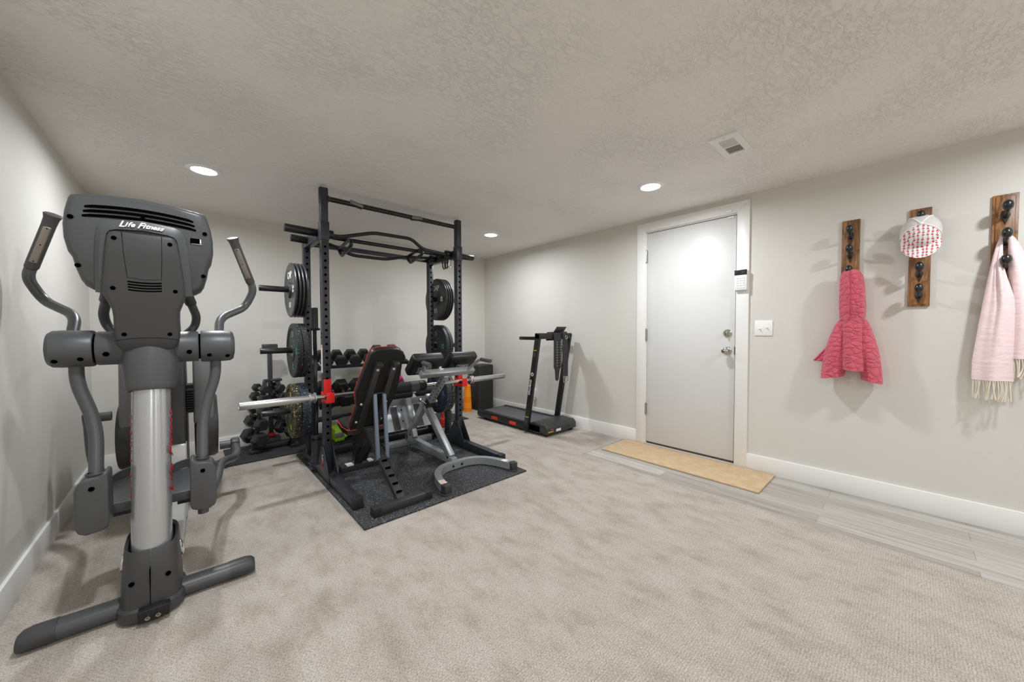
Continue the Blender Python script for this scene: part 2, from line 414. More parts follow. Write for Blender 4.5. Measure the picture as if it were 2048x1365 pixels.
m = MB(); m.b2((XR+.006, DY0+.012, .016), (XR+.04, DY1-.012, .031)); m.build('door_sweep', mat('brown_sweep', srgb(78, 66, 56), .8), d)
for zc in (1.818, 1.068, .350):
    m = MB(); m.cyl((XR-.009, DY1-.006, zc-.054), (XR-.009, DY1-.006, zc+.054), .0065, n=12); m.b2((XR-.006, DY1-.016, zc-.05), (XR+.004, DY1+.002, zc+.05))
    m.cyl((XR-.009, DY1-.006, zc+.054), (XR-.009, DY1-.006, zc+.060), .008, .004, n=12); m.cyl((XR-.009, DY1-.006, zc-.060), (XR-.009, DY1-.006, zc-.054), .004, .008, n=12)
    m.build('door_hinge', NICKEL, d)
ky = 1.014
m = MB(); m.lathe([(0, 0), (.033, 0), (.033, .004), (.028, .009), (.013, .012), (.012, .03), (.016, .036), (.026, .043), (.0285, .054), (.025, .066), (.015, .072), (0, .073)], (XR+.003, ky, .938), (-1, 0, 0), 28); m.build('door_knob', NICKEL, d)
m = MB(); m.lathe([(0, 0), (.032, 0), (.032, .006), (.026, .012), (0, .013)], (XR+.003, ky, 1.083), (-1, 0, 0), 28); m.box((XR-.020, ky, 1.083), (.022, .011, .036), None, .004); m.build('deadbolt', NICKEL, d)
m = MB(); m.b2((XR-.004, DY0-.001, .910), (XR+.012, DY0+.012, .972)); m.build('strike_plate', mat('dark_strike', srgb(70, 66, 60), .4, .8), d)
m = MB(); m.b2((XR-.028, .985, 2.062), (XR-.017, 1.025, 2.082), .002); m.b2((XR-.012, .975, 2.018), (XR+.004, 1.02, 2.031), .002); m.build('door_sensor', WHITE_PL, d)

# keypad on the casing, light switch
k = thing('alarm_keypad', 'white alarm keypad with dark screen on door casing', 'keypad', (XR-.017, .913, 1.5))
m = MB(); m.b2((XR-.048, .868, 1.423), (XR-.017, .956, 1.585), .008, 3); m.build('housing', WHITE_PL, k)
m = MB(); m.b2((XR-.0495, .869, 1.543), (XR-.044, .955, 1.584), .001); m.build('screen', mat('keypad_screen', srgb(38, 38, 40), .2), k)
m = MB()
for a in range(3):
    for c in range(5): m.box((XR-.0485, .89+a*.022, 1.445+c*.0185), (.004, .015, .011), None, .0015)
m.build('button_pad', mat('keypad_buttons', srgb(226, 226, 226), .5), k)
k = thing('light_switch', 'white double toggle light switch right of the door', 'switch', (XR, .764, 1.122))
m = MB(); m.box((XR-.003, .764, 1.122), (.008, .117, .117), None, .003); m.build('switch_plate', WHITE_PL, k)
for dy, tz in ((.023, -1), (-.023, 1)):
    m = MB(); m.bar((XR-.006, .764+dy, 1.122), (XR-.021, .764+dy, 1.122+tz*.009), .009, .011); m.build('toggle', WHITE_PL, k)

# ceiling register
v = thing('ceiling_vent', 'white square metal air vent in the ceiling near the door', 'vent', (2.355, .715, H))
VG = mat('vent_paint', srgb(228, 227, 223), .45)
m = MB()
x0, x1, y0, y1 = 2.205, 2.508, .642, .787
x0, x1 = 2.205, 2.507
m.b2((x0, y0, H-.009), (x1, y0+.033, H-.0002)); m.b2((x0, y1-.033, H-.009), (x1, y1, H-.0002))
m.b2((x0, y0+.033, H-.009), (x0+.05, y1-.033, H-.0002)); m.b2((x1-.05, y0+.033, H-.009), (x1, y1-.033, H-.0002)); m.b2((2.350, y0+.033, H-.009), (2.362, y1-.033, H-.0002))
m.build('vent_frame', VG, v)
m = MB(); m.b2((x0+.05, y0+.033, H-.0012), (x1-.05, y1-.033, H-.0004)); m.build('vent_duct', DARKGAP, v)
for xa, xb, tl in ((2.257, 2.348, .9), (2.364, 2.455, -.35)):
    m = MB()
    for i in range(7):
        xc = xa+(i+.5)*(xb-xa)/7
        m.box((xc, (y0+y1)/2, H-.005), (.0125, y1-y0-.066, .0012), Matrix.Rotation(tl, 3, 'Y'))
    m.build('louver_bank', VG, v)
for xs_ in (2.222, 2.492):
    m = MB(); m.cyl((xs_, .715, H-.0115), (xs_, .715, H-.0085), .004, n=10); m.build('screw', NICKEL, v)

# recessed LED lights
EM, nt, b = _new('led_lens'); b.inputs['Emission Color'].default_value = (1, .99, .98, 1); b.inputs['Emission Strength'].default_value = 14; b.inputs['Base Color'].default_value = (1, 1, 1, 1)
TRIMW = mat('light_trim', srgb(240, 240, 238), .4)
POWER = 16.2
def downlight(x, y, label):
    t = thing('recessed_ceiling_light', label, 'light', (x, y, H), 0, 'recessed ceiling lights')
    m = MB(); m.lathe([(.066, 0), (.066, .006), (.070, .009), (.082, .008), (.093, .003), (.094, 0)], (x, y, H), (0, 0, -1), 40); m.build('trim_ring', TRIMW, t)
    m = MB(); m.lathe([(.067, .004), (0, .0045)], (x, y, H), (0, 0, -1), 32); m.build('lens', EM, t)
    l = bpy.data.lights.new('recessed_lamp', 'AREA'); l.shape = 'DISK'; l.size = .115; l.energy = POWER; l.color = (.91, .955, 1.0); l.spread = math.radians(172)
    lo = bpy.data.objects.new('recessed_lamp', l); COL.objects.link(lo); lo.location = (0, 0, -.0115); lo.parent = t
    return t
downlight(.110, 3.16, 'recessed ceiling light above the elliptical trainer')
downlight(2.530, 3.145, 'recessed ceiling light above the treadmill in the far right corner')
downlight(2.575, 1.315, 'recessed ceiling light in front of the white door')
for x, y in ((.11, 1.33), (.11, -.74), (2.60, -.74), (.11, -2.7), (2.60, -2.7)): downlight(x, y, 'recessed ceiling light outside the picture behind or above the camera')

# world, render look
w = bpy.data.worlds.new('world'); SC.world = w; w.use_nodes = True
w.node_tree.nodes['Background'].inputs[0].default_value = (.8, .8, .8, 1); w.node_tree.nodes['Background'].inputs[1].default_value = .3
SC.view_settings.view_transform = 'Standard'; SC.view_settings.look = 'None'; SC.view_settings.gamma = 1; SC.view_settings.use_curve_mapping = False
SC.view_settings.exposure = 0.04
SC.cycles.diffuse_bounces = 8; SC.cycles.max_bounces = 14; SC.cycles.use_denoising = True; SC.cycles.sample_clamp_indirect = 6
# ------------------------------------------------------------------ elliptical trainer (local axes: x across, y away from the camera, z up)
GREY = mat('charcoal_moulded_plastic', srgb(74, 75, 77), .40, bump=.06, bscale=500, bdist=.0006)
GREYL = mat('mid_grey_plastic', srgb(120, 120, 121), .4)
GREYD = mat('dark_charcoal_plastic', srgb(60, 60, 61), .43, bump=.05, bscale=500, bdist=.0006)
GTUBE = mat('charcoal_powder_coat', srgb(78, 79, 81), .34)
GRIP = mat('grey_rubber_grip', srgb(80, 78, 76), .65)
STEEL = mat('satin_contact_plate', srgb(160, 153, 145), .30, .9)
ALU = mat('silver_paint_column', srgb(180, 181, 182), .22, .65)
SILV = mat('silver_plastic', srgb(196, 195, 192), .38, .15)
HOLE = mat('screw_hole_black', srgb(5, 5, 5), .9, spec=.0)
LOGOW = mat('white_print', srgb(238, 238, 236), .5)
REDP = mat('red_print', srgb(190, 22, 38), .45)
FADED = mat('worn_sticker', srgb(150, 150, 150), .6, var=.25, vscale=300)
e = thing('elliptical_trainer', 'large charcoal elliptical trainer with silver column by the left wall', 'elliptical', (-.1175, 2.03, 0), -.03)
L = dict(local=True)

def B(mb, name, mats, par=e, sm=30.0): return mb.build(name, mats, par, sm, local=True)

# front stabiliser
m = MB()
def foot_ring(x, s=1.0, dz=0.0):
    return [(x, .040*s*math.cos(a)*(1.05), max(.008, .036+dz+.034*s*math.sin(a))) for a in [2*PI*k/20 for k in range(20)]]
m.loft([foot_ring(x) for x in (-.245, -.12, .12, .245)]); B(m, 'stabilizer_foot', GREY)
for sg in (-1, 1):
    m = MB(); m.loft([foot_ring(sg*.243, 1.05), foot_ring(sg*.30, 1.07), foot_ring(sg*.322, 1.0, -.003), foot_ring(sg*.333, .78, -.006)]); B(m, 'foot_cap', GREYD)
# boot round the column base
def rr(cx, cy, hx, hy, z, n=28, p=3.2):
    out = []
    for k in range(n):
        a = 2*PI*k/n; c, s = math.cos(a), math.sin(a)
        out.append((cx+hx*abs(c)**(2/p)*(1 if c >= 0 else -1), cy+hy*abs(s)**(2/p)*(1 if s >= 0 else -1), z))
    return out
def tilt(r, cy, sl): return [(x, y, z+(y-cy)*sl) for x, y, z in r]
m = MB()
m.loft([rr(0, .012, .098, .122, .012), rr(0, .012, .099, .124, .03), rr(0, .013, .098, .121, .05), rr(0, .014, .091, .112, .058)]); B(m, 'boot_skirt', GREYD)
for sg in (-1, 1):
    m = MB()
    rings = []
    for z, hx, hy, cy in ((.05, .089, .110, .012), (.12, .087, .107, .016), (.20, .083, .102, .026), (.262, .079, .097, .040), (.270, .0765, .094, .041), (.262, .068, .086, .041)):
        full = rr(0, cy, hx, hy, z, 48)
        half = [p for p in full if p[0]*sg >= -1e-6]
        half = sorted(half, key=lambda p: math.atan2(p[1]-cy, p[0]*sg))
        ring = [(x if abs(x) > .0013 else sg*.0013, y, z+(.016*((y-cy)/hy) if z > .19 else .012*((y-cy)/hy)*max(0, (z-.1)/.1))) for x, y, z in half]
        rings.append(ring)
    m.loft(rings, cap=False, closed=False); B(m, 'boot_shell', GREYD)
    m = MB(); m.lathe([(0, 0), (.0085, 0), (.0085, .003), (0, .003)], (sg*.050, -.0795, .150), (sg*.42, -1, .1), 16); B(m, 'screw', HOLE)
    m = MB(); m.lathe([(.0, .0), (.030, 0), (.030, .004), (.024, .007), (.021, .004), (0, .004)], (sg*.084, .035, .19), (sg, 0, .1), 30, 1.15, .62, (0, 0, 1)); B(m, 'logo_badge', CHROME)
m = MB(); m.b2((-.0012, -.092, .06), (.0012, -.03, .19)); B(m, 'boot_seam', HOLE)
m = MB(); m.box((.012, -.118, .040), (.088, .034, .046), Matrix.Rotation(.12, 3, 'X'), .005); B(m, 'transport_bracket', BLACKPL)
for x in (-.017, .012):
    m = MB(); m.cyl((x+.012, -.143, .034), (x+.012, -.12, .036), .0075, n=10); m.cyl((x+.012, -.150, .034), (x+.012, -.14, .036), .004, n=8); B(m, 'bracket_bolt', NICKEL)
# column
CA, CB = V((0, -.012, .12)), V((0, .150, .93))
m = MB(); m.lathe([(.0605, 0), (.0595, (CB-CA).length)], CA, CB-CA, 48); B(m, 'column', ALU)
ax = (CB-CA).normalized()
def colpt(t, ang, off=.0): # ang from -y towards +x
    sx = V((1, 0, 0)); sy = ax.cross(sx)
    n = (sx*math.sin(ang)+(-sy if sy.y > 0 else sy)*math.cos(ang)).normalized()
    return CA+ax*t+n*(.0602+off), n
m = MB()
pos = 0.33
for i, ch in enumerate('Life Fitness'):
    if ch != ' ':
        P, n = colpt(pos, 1.46, .0005); m.text(ch, .078 if ch in 'LF' else .066, TM(P, ax, n.cross(ax)), .0004, .35, bold=.001)
    pos += .031 if ch not in 'it' else .021
B(m, 'column_lettering', REDP)
m = MB(); pos = .33
for i, ch in enumerate('Life Fitness'):
    if ch != ' ':
        P, n = colpt(pos, -1.52, .0005); m.text(ch, .060 if ch in 'LF' else .052, TM(P, ax, n.cross(ax)), .0004, .25)
    pos += .031 if ch not in 'it' else .021
B(m, 'column_lettering', REDP)
# collar under the cross bar
m = MB(); c0 = CA+ax*.752
m.lathe([(.062, .003), (.072, -.004), (.0765, .004), (.079, .016), (.094, .16), (.091, .21), (.07, .23)], c0, ax, 44); B(m, 'column_collar', GREY)
# cross bar housing
PV = V((0, .185, 1.036))
m = MB(); m.lathe([(.0, 0), (.067, 0), (.069, .004), (.069, .306), (.067, .31), (0, .31)], PV-V((.155, 0, 0)), (1, 0, 0), 44); B(m, 'cross_bar_housing', GREY)
for sg in (-1, 1):
    m = MB(); m.lathe([(0, 0), (.0095, 0), (.0095, .003), (0, .003)], (sg*.124, PV.y-.0665, PV.z-.022), (0, -1, -.25), 16); B(m, 'screw', HOLE)
    m = MB(); m.cyl((sg*.154, PV.y, PV.z), (sg*.163, PV.y, PV.z), .058, n=36); B(m, 'pivot_gap', HOLE)
# swing arms: left and right
def swing(sg, pod_dy, pod_dz):
    a = MB()
    a.lathe([(0, 0), (.070, 0), (.073, .006), (.073, .085), (.071, .108), (.062, .119), (.04, .124), (0, .125)], (sg*.162, PV.y, PV.z), (sg, 0, 0), 44)
    arm = B(a, 'arm_pivot_cover', GREY)
    for dx, dz, dy in ((.03, -.038, -.061), (.095, -.044, -.056)):
        h = MB(); h.lathe([(0, 0), (.0088, 0), (.0088, .003), (0, .003)], (sg*(.162+dx), PV.y+dy+.0015, PV.z+dz), (0, -1, -.65), 14); B(h, 'screw', HOLE, arm)
    u = MB(); u.fillet([(sg*.228, .20, 1.06), (sg*.236, .335, 1.172), (sg*.352, .485, 1.238), (sg*.392, .474, 1.335), (sg*.372, .470, 1.40)], .0185, .06, 18, 8); B(u, 'upper_handle_tube', GTUBE)
    g0, g1 = V((sg*.379, .471, 1.375)), V((sg*.298, .389, 1.597)); gd = (g1-g0)
    g = MB(); g.lathe([(0, 0), (.023, .0), (.0255, .006), (.0255, gd.length-.05), (.027, gd.length-.02), (.033, gd.length-.003), (.030, gd.length), (0, gd.length+.001)], g0, gd, 28, 1.0, .82, (0, -1, 0)); gr = B(g, 'hand_grip', GRIP)
    q = MB()
    xd = gd.normalized(); side = V((-.15*sg, -1, -.2)); side = (side-xd*side.dot(xd)).normalized(); wy = xd.cross(side).normalized()
    R = Matrix((wy, side, xd)).transposed()
    q.box(g0+gd*.46+side*.0245, (.024, .006, .165), R, .0028, 3); pl = B(q, 'contact_plate', STEEL, gr)
    for t in (.16, .46, .76):
        h = MB(); h.disc(g0+gd*t+side*.0279, side, .0026, 10); B(h, 'plate_screw', HOLE, pl)
    lo = MB(); lo.fillet([(sg*.213, .185, 1.0), (sg*.214, .188, .90), (sg*.163, .172, .725), (sg*.158, .095+pod_dy, .50+pod_dz)], .0212, .11, 20, 9); B(lo, 'lower_arm_tube', GTUBE)
    # link cover at the bottom of the arm
    p = MB()
    yc = .083+pod_dy; z0, z1 = .333+pod_dz, .56+pod_dz
    prof = [(sg*.118, z1-.004), (sg*.128, z1+.004), (sg*.140, z1-.014), (sg*.176, z1-.016), (sg*.196, z1-.028), (sg*.205, z1-.055), (sg*.2045, z0+.03), (sg*.198, z0+.012), (sg*.178, z0), (sg*.136, z0+.006), (sg*.121, z0+.014), (sg*.117, z0+.03)]
    p.prism([(x, yc-.05, z) for x, z in prof], (0, .10, 0), .011, 3); lc = B(p, 'link_cover', GREY)
    h = MB(); h.lathe([(0, 0), (.0085, 0), (.0085, .003), (0, .003)], (sg*.160, yc-.0495, z1-.052), (0, -1, 0), 14); B(h, 'screw', HOLE, lc)
    h = MB(); h.lathe([(.0215, 0), (.026, .002), (.026, .008), (.0215, .012)], (sg*.1585, yc+.004, z1-.016), (0, .03, 1), 24); B(h, 'arm_seal', GREYD, lc)
    h = MB(); h.cyl((sg*.158, yc+.02, z0-(.035 if sg > 0 else -.005)), (sg*.158, yc+.02, z0+.02), .0195, n=18); B(h, 'link_pin', GTUBE, lc)
swing(-1, .0, .0); swing(1, .0, -.01)
# pedal levers with foot plates, cranks and rear housing (the two sides stand half a turn apart)
for sg, crz, cry, pz in ((-1, .62, 1.02, .375), (1, .335, 1.07, .365)):
    lev = MB(); lev.fillet([(sg*.16, .11, .335), (sg*.205, .40, .315), (sg*.235, .75, .32), (sg*(.325 if sg > 0 else .30), .93, crz-.05 if sg > 0 else .42), (sg*.322, cry, crz)], .024, .09, 16, 7); B(lev, 'pedal_lever', GTUBE)
    pd = MB(); cx = sg*.098
    prof = []
    for k in range(9): prof.append((cx+.077*math.cos(PI*k/8), .45+.10*math.sin(PI*k/8)))
    prof += [(cx-.077, .14), (cx+.077, .14)]
    pd.prism([(x, y, pz) for x, y in prof], (0, 0, .014), .003); ped = B(pd, 'pedal', GREYD)
    rim = MB(); pth = [(cx+.078, .135, pz+.018)]+[(cx+.078*math.cos(PI*k/12), .45+.102*math.sin(PI*k/12), pz+.012+.026*math.sin(PI*k/12)) for k in range(13)]+[(cx-.078, .135, pz+.018)]
    rim.strip(pth, .008, .042); rim.b2((cx-.08, .130, pz-.012), (cx+.08, .142, pz+.028), .003); B(rim, 'pedal_rim', GREY, ped)
    br = MB(); br.b2((cx-.03 if sg > 0 else cx-.05, .2, pz-.05), (cx+.05 if sg > 0 else cx+.03, .45, pz)); B(br, 'pedal_bracket', BLACKPL, ped)
    cr = MB(); cr.box((sg*.322, cry+.01, crz), (.05, .062, .075), Matrix.Rotation(.3, 3, 'X'), .012, 3); cr.cyl((sg*.24, cry+.02, crz), (sg*.31, cry+.02, crz), .026, n=20); B(cr, 'crank', GREY)
# rear housing
dk = MB(); DY = 1.26; DZc = .455
for sg in (-1, 1):
    dr = MB(); dr.lathe([(0, 0), (.195, 0), (.212, .012), (.216, .03), (.214, .10), (.203, .118), (.05, .124), (0, .124)], (sg*.115, DY, DZc), (sg, 0, 0), 56); B(dr, 'drive_cover', GREYD)
    pn = MB(); pn.prism([(sg*.112, DY-.20, DZc+.05), (sg*.112, DY-.16, .96), (sg*.112, DY-.08, 1.01), (sg*.112, DY+.09, 1.0), (sg*.112, DY+.19, .62)], (sg*.105, 0, 0), .012, 3); B(pn, 'side_shroud', GREYL)
sp = MB(); sp.prism([(-.077, .90, .43), (-.077, .93, .80), (-.077, 1.0, 1.0), (-.077, 1.3, 1.02), (-.077, 1.5, .6), (-.077, 1.5, .05), (-.077, .95, .05)], (.154, 0, 0), .012, 3); B(sp, 'center_shroud', GREYD)
sp = MB(); sp.prism([(-.08, .80, .012), (-.08, .86, .30), (-.08, .885, .43), (-.08, 1.0, .43), (-.08, 1.0, .012)], (.16, 0, 0), .012, 3); B(sp, 'lower_shroud', SILV)
sp = MB()
for k in range(9): sp.b2((.082, DY-.21-.004*k, .60+k*.016), (.116, DY-.15, .609+k*.016))
sp.b2((.08, DY-.17, .58), (.115, DY-.05, .76)); B(sp, 'vent_ribs', BLACKPL)
m = MB(); m.b2((-.078, .10, .035), (.078, .86, .135), .012, 3); B(m, 'spine_rail', SILV)
m = MB(); m.b2((-.30, 1.66, .0), (.30, 1.74, .065), .02, 3); m.b2((-.07, 1.4, .02), (.07, 1.7, .09), .01); B(m, 'rear_stabilizer', GREY)
# inner fixed handlebars
for sg in (-1, 1):
    m = MB(); m.fillet([(sg*.118, .17, 1.275), (sg*.128, .20, 1.245), (sg*.150, .27, 1.175), (sg*.142, .29, 1.125), (sg*.07, .24, 1.05)], .0165, .05, 16, 7); h = B(m, 'fixed_handlebar', GTUBE)
    m = MB(); m.cyl((sg*.116, .165, 1.282), (sg*.132, .212, 1.232), .021, n=18, bev=.003); B(m, 'bar_collar', GREYD, h)
# console
def cy(z): return .085-(z-1.42)*.22           # the console leans back towards the camera at the top
OUT = [(-.194, 1.592), (-.188, 1.604), (-.172, 1.609), (-.09, 1.621), (0, 1.628), (.09, 1.621), (.172, 1.609), (.188, 1.604), (.194, 1.592), (.206, 1.545), (.2125, 1.50), (.213, 1.45), (.206, 1.405), (.196, 1.384), (.190, 1.345), (.179, 1.302), (.168, 1.281), (.150, 1.268), (.124, 1.258), (0, 1.262), (-.124, 1.258), (-.150, 1.268), (-.168, 1.281), (-.179, 1.302), (-.190, 1.345), (-.196, 1.384), (-.206, 1.405), (-.213, 1.45), (-.2125, 1.50), (-.206, 1.545)]
def ring(s, dy, zc=1.45):
    return [(x*s, cy(zc+(z-zc)*s)+dy, zc+(z-zc)*s) for x, z in OUT]
m = MB(); m.loft([ring(.96, .050), ring(1.0, .040), ring(1.0, -.004), ring(.985, -.026), ring(.95, -.040), ring(.90, -.047)]); con = B(m, 'console', GREY, sm=40)
m = MB(); m.loft([[(x*.88, cy(z)+.052, 1.45+(z-1.45)*.86) for x, z in OUT], [(x*.88, cy(z)+.046, 1.45+(z-1.45)*.86) for x, z in OUT]]); B(m, 'console_screen', mat('console_screen', srgb(18, 18, 20), .15), con)
def cface(x, z, d=0.0): return V((x, cy(z)-.0475-d, z))
for i in range(3):
    m = MB(); z = 1.577-i*.0165; w = .150+.004*i
    pts = [cface(x*w, z-.012*x*x, -.001-.003*x*x) for x in [k/10 for k in range(-10, 11)]]
    m.strip([p for p in pts], .008, .0105); B(m, 'vent_slot', HOLE, con)
for x, z in ((-.186, 1.522), (-.178, 1.352), (.186, 1.522), (.178, 1.345), (0.0, 1.548)):
    m = MB(); m.lathe([(0, 0), (.008, 0), (.008, .004), (0, .004)], cface(x, z, -.0015 if abs(x) < .1 else -.0015), (0, -1, -.22), 16); B(m, 'screw', HOLE, con)
m = MB(); m.box(cface(.156, 1.488, -.001), (.036, .006, .024), None, .002); pt_ = B(m, 'usb_port', HOLE, con)
m = MB(); m.box(cface(.158, 1.477, .001), (.032, .004, .004), None); m.box(cface(.171, 1.488, .001), (.004, .004, .018)); B(m, 'port_clip', NICKEL, pt_)
m = MB()
x0, x1, z0, z1 = -.178, -.142, 1.375, 1.403
for a, b_ in (((x0, z0), (x1, z0)), ((x0, z1), (x1, z1)), ((x0, z0), (x0, z1)), ((x1, z0), (x1, z1))): m.bar(cface(*a, -.0015), cface(*b_, -.0015), .001, .001, (0, 1, 0), 0)
B(m, 'cover_outline', GREYD, con)
# arch round the neck box
AR = [(-.141, 1.258), (-.139, 1.34), (-.132, 1.45), (-.124, 1.500), (-.112, 1.522), (-.09, 1.531), (0, 1.540), (.09, 1.531), (.112, 1.522), (.124, 1.500), (.132, 1.45), (.139, 1.34), (.141, 1.258)]
AI = [(-.112, 1.250), (-.110, 1.34), (-.104, 1.43), (-.098, 1.474), (-.09, 1.487), (-.07, 1.494), (0, 1.501), (.07, 1.494), (.09, 1.487), (.098, 1.474), (.104, 1.43), (.110, 1.34), (.112, 1.250)]
m = MB()
rings = []
for (xo, zo), (xi, zi) in zip(AR, AI):
    fo, fi = .054, .070
    rings.append([(xo, cy(zo)-.040, zo), (xo*.985, cy(zo)-.052, zo*1.0-.002), (xi*1.12, cy(zi)-.066, zi+(zo-zi)*.45), (xi, cy(zi)-.066, zi), (xi, cy(zi)-.02, zi)])
m.loft(rings, cap=True, closed=True); arch = B(m, 'console_arch', GREY, con, 25)
m = MB()
word = 'Life Fitness'; n = len(word)
adv = [.0155 if c in 'L' else .0072 if c in 'i ' else .009 if c in 'ft' else .0100 if c == 's' else .0145 if c == 'F' else .0112 for c in word]; tot = sum(adv); x = -tot/2-.004
for c, a in zip(word, adv):
    xc = x+a/2; x += a
    if c == ' ': continue
    zc = 1.5165-.0016*(xc/.05)**2
    ang = -.06*(xc/.05)
    P = V((xc, cy(zc)-.0685, zc)); m.text(c, .031 if c in 'LF' else .024, TM(P, (math.cos(ang), 0, math.sin(ang)), (0, -.22, 1)), .0012, .5, bold=.0009)
B(m, 'console_lettering', LOGOW, arch)
# neck box
def bring(hx, yf, yb, z, rad=.018):
    pts = []
    for cx_, cy_, a0 in ((hx-rad, yb-rad, 0), (-hx+rad, yb-rad, PI/2), (-hx+rad, yf+rad, PI), (hx-rad, yf+rad, 3*PI/2)):
        for k in range(5):
            a = a0+PI/2*k/4; pts.append((cx_+rad*math.cos(a), cy_+rad*math.sin(a), z))
    return pts
def bf(z): # front face of the neck box
    return -.012+(1.47-z)*.20
m = MB(); m.loft([bring(.078, bf(1.03)+.012, .23, 1.030), bring(.090, bf(1.05), .235, 1.05), bring(.0955, bf(1.08), .235, 1.08), bring(.0945, bf(1.17), .21, 1.165), bring(.097, bf(1.2), .17, 1.192), bring(.1175, bf(1.255), .12, 1.25), bring(.1165, bf(1.3), .11, 1.30), bring(.107, bf(1.4), .10, 1.40), bring(.0985, bf(1.465), .09, 1.465), bring(.092, bf(1.485)+.006, .085, 1.482), bring(.082, bf(1.49)+.02, .08, 1.489)]); neck = B(m, 'neck_housing', GREYD, sm=35)
def nf(x, z, d=0.0): return V((x, bf(z)-d, z))
for x, z in ((-.077, 1.458), (.077, 1.456), (-.088, 1.272), (.088, 1.270), (-.066, 1.093), (.066, 1.093)):
    m = MB(); m.lathe([(0, 0), (.0078, 0), (.0078, .003), (0, .003)], nf(x, z, -.0018), (0, -1, -.2), 16); B(m, 'screw', HOLE, neck)
m = MB()
pts = [(-.056, 1.487), (-.054, 1.40), (-.048, 1.315), (0, 1.309), (.048, 1.313), (.052, 1.40), (.054, 1.483)]
for a, b_ in zip(pts, pts[1:]): m.bar(nf(*a, -.0004), nf(*b_, -.0004), .0014, .0014, (0, 1, 0), 0)
B(m, 'battery_door', HOLE, neck)
for i in range(4):
    m = MB(); z = 1.300-i*.0105
    m.strip([nf(.048*t, z-.0035*(1-t*t), -.0006) for t in [k/6 for k in range(-6, 7)]], .0035, .0055); B(m, 'vent_slot', HOLE, neck)
m = MB()
rnd = random.Random(3)
for i in range(11):
    for j in range(4):
        if rnd.random() < .72: m.box(nf(-.022+i*.0036+.004, 1.253-j*.0042, .0003), (.0027*rnd.uniform(.6, 1), .0006, .0026))
B(m, 'worn_print', FADED, neck)
m = MB(); m.strip([nf(.095*t, 1.066+.012*(1-abs(t)**2.2), -.0003) for t in [k/8 for k in range(-8, 9)]], .0016, .0016); B(m, 'panel_seam', HOLE, neck)
# ------------------------------------------------------------------ rubber mats
RUB = speckle('speckled_rubber', srgb(44, 44, 46), [srgb(165, 167, 170), srgb(110, 112, 115)], 150, (.34, .34), .85, .4)
RUBB = speckle('rubber_sheet_back', srgb(44, 44, 46), [srgb(100, 102, 105)], 150, (.36,), .9, .3)
MT = .011
m = MB(); m.b2((.711, 2.006, .0005), (1.963, 3.66, MT), .002); solo(m, 'rubber_mat', RUB, 'black speckled rubber mat under the power rack and benches', 'mat', (1.337, 2.83, 0))
m = MB(); m.b2((.235, 3.705, .0005), (1.44, 4.243, MT), .002); solo(m, 'rubber_mat', RUBB, 'dark rubber mat under the dumbbell tree along the back wall', 'mat', (.84, 3.97, 0), None)
m = MB(); m.b2((1.445, 3.715, .0005), (2.62, 4.243, MT), .002); solo(m, 'rubber_mat', RUBB, 'dark rubber mat reaching out right of the rack by the orange cones', 'mat', (2.03, 3.97, 0), None)

# ------------------------------------------------------------------ power rack
RK = mat('black_powder_coat', srgb(45, 47, 53), .36, bump=.08, bscale=700, bdist=.0004)
RKS = mat('satin_black_steel', srgb(20, 20, 22), .28)
REDC = mat('red_powder_coat', srgb(225, 28, 24), .4)
GRPV = mat('grey_grip_sleeve', srgb(120, 122, 122), .6)
LBLW = mat('white_label', srgb(225, 225, 222), .5)
LBLO = mat('orange_label', srgb(226, 140, 60), .5)
rk = thing('power_rack', 'tall black power rack standing on the speckled rubber mat', 'power rack', (1.342, 3.1, MT))
FY, RY, LX, RX, UW = 2.902, 3.43, .765, 1.93, .053
def holes(mb, x, yf, z0, z1, skip=()):
    z = z0
    while z < z1:
        mb.lathe([(0, 0), (.0095, 0)], (x, yf-.0004, z), (0, -1, 0), 12); z += .0508
for x in (LX, RX):
    m = MB(); m.b2((x-UW/2, FY-UW/2, MT+.01), (x+UW/2, FY+UW/2, 1.90), .003); m.b2((x-UW/2+.001, FY-UW/2+.001, 1.9), (x+UW/2-.001, FY+UW/2-.001, 2.152), .003)
    m.mi = 1; holes(m, x, FY-UW/2, .30, 1.75); m.build('front_upright', [RK, HOLE], rk)
    m = MB(); m.b2((x-UW/2-.004, FY-UW/2-.004, 1.772), (x+UW/2+.004, FY+UW/2+.004, 1.905), .002)
    m.b2((x-UW/2-.004, FY-.012, 2.04), (x+UW/2+.004, FY+.012, 2.15), .002); m.build('splice_plate', RK, rk)
    m = MB(); m.b2((x-UW/2, RY-UW/2, MT+.01), (x+UW/2, RY+UW/2, 1.872), .003)
    m.mi = 1; holes(m, x, RY-UW/2, .30, 1.8); m.build('rear_upright', [RK, HOLE], rk)
    m = MB(); m.bar((x, FY+UW/2, 1.835), (x, RY-UW/2, 1.835), .05, .075); m.build('top_side_beam', RK, rk)
    m = MB(); m.b2((x-.029, 2.262, MT+.001), (x+.029, 3.50, MT+.066), .004); fo = m.build('base_rail', RK, rk)
    m = MB(); m.b2((x-.031, 2.252, MT+.0005), (x+.031, 2.30, MT+.068), .004); m.build('rail_cap', mat('rail_cap_plastic', srgb(26, 27, 28), .6), rk)
    for sg in (-1, 1):
        m = MB(); xx = x+sg*.030
        m.prism([(xx, FY-.155, MT+.004), (xx, FY+.155, MT+.004), (xx, FY+.155, MT+.045), (xx, FY+.030, .255), (xx, FY-.030, .255), (xx, FY-.155, MT+.045)], (sg*.004, 0, 0), .001); g = m.build('gusset_plate', RK, rk)
        for dy, z in ((0, .225), (0, .115), (-.105, .035), (.105, .035)):
            m = MB(); m.lathe([(0, .004), (.006, .004), (.008, 0)], (xx+sg*.004, FY+dy, z), (sg, 0, 0), 10); m.build('bolt', RKS, g)
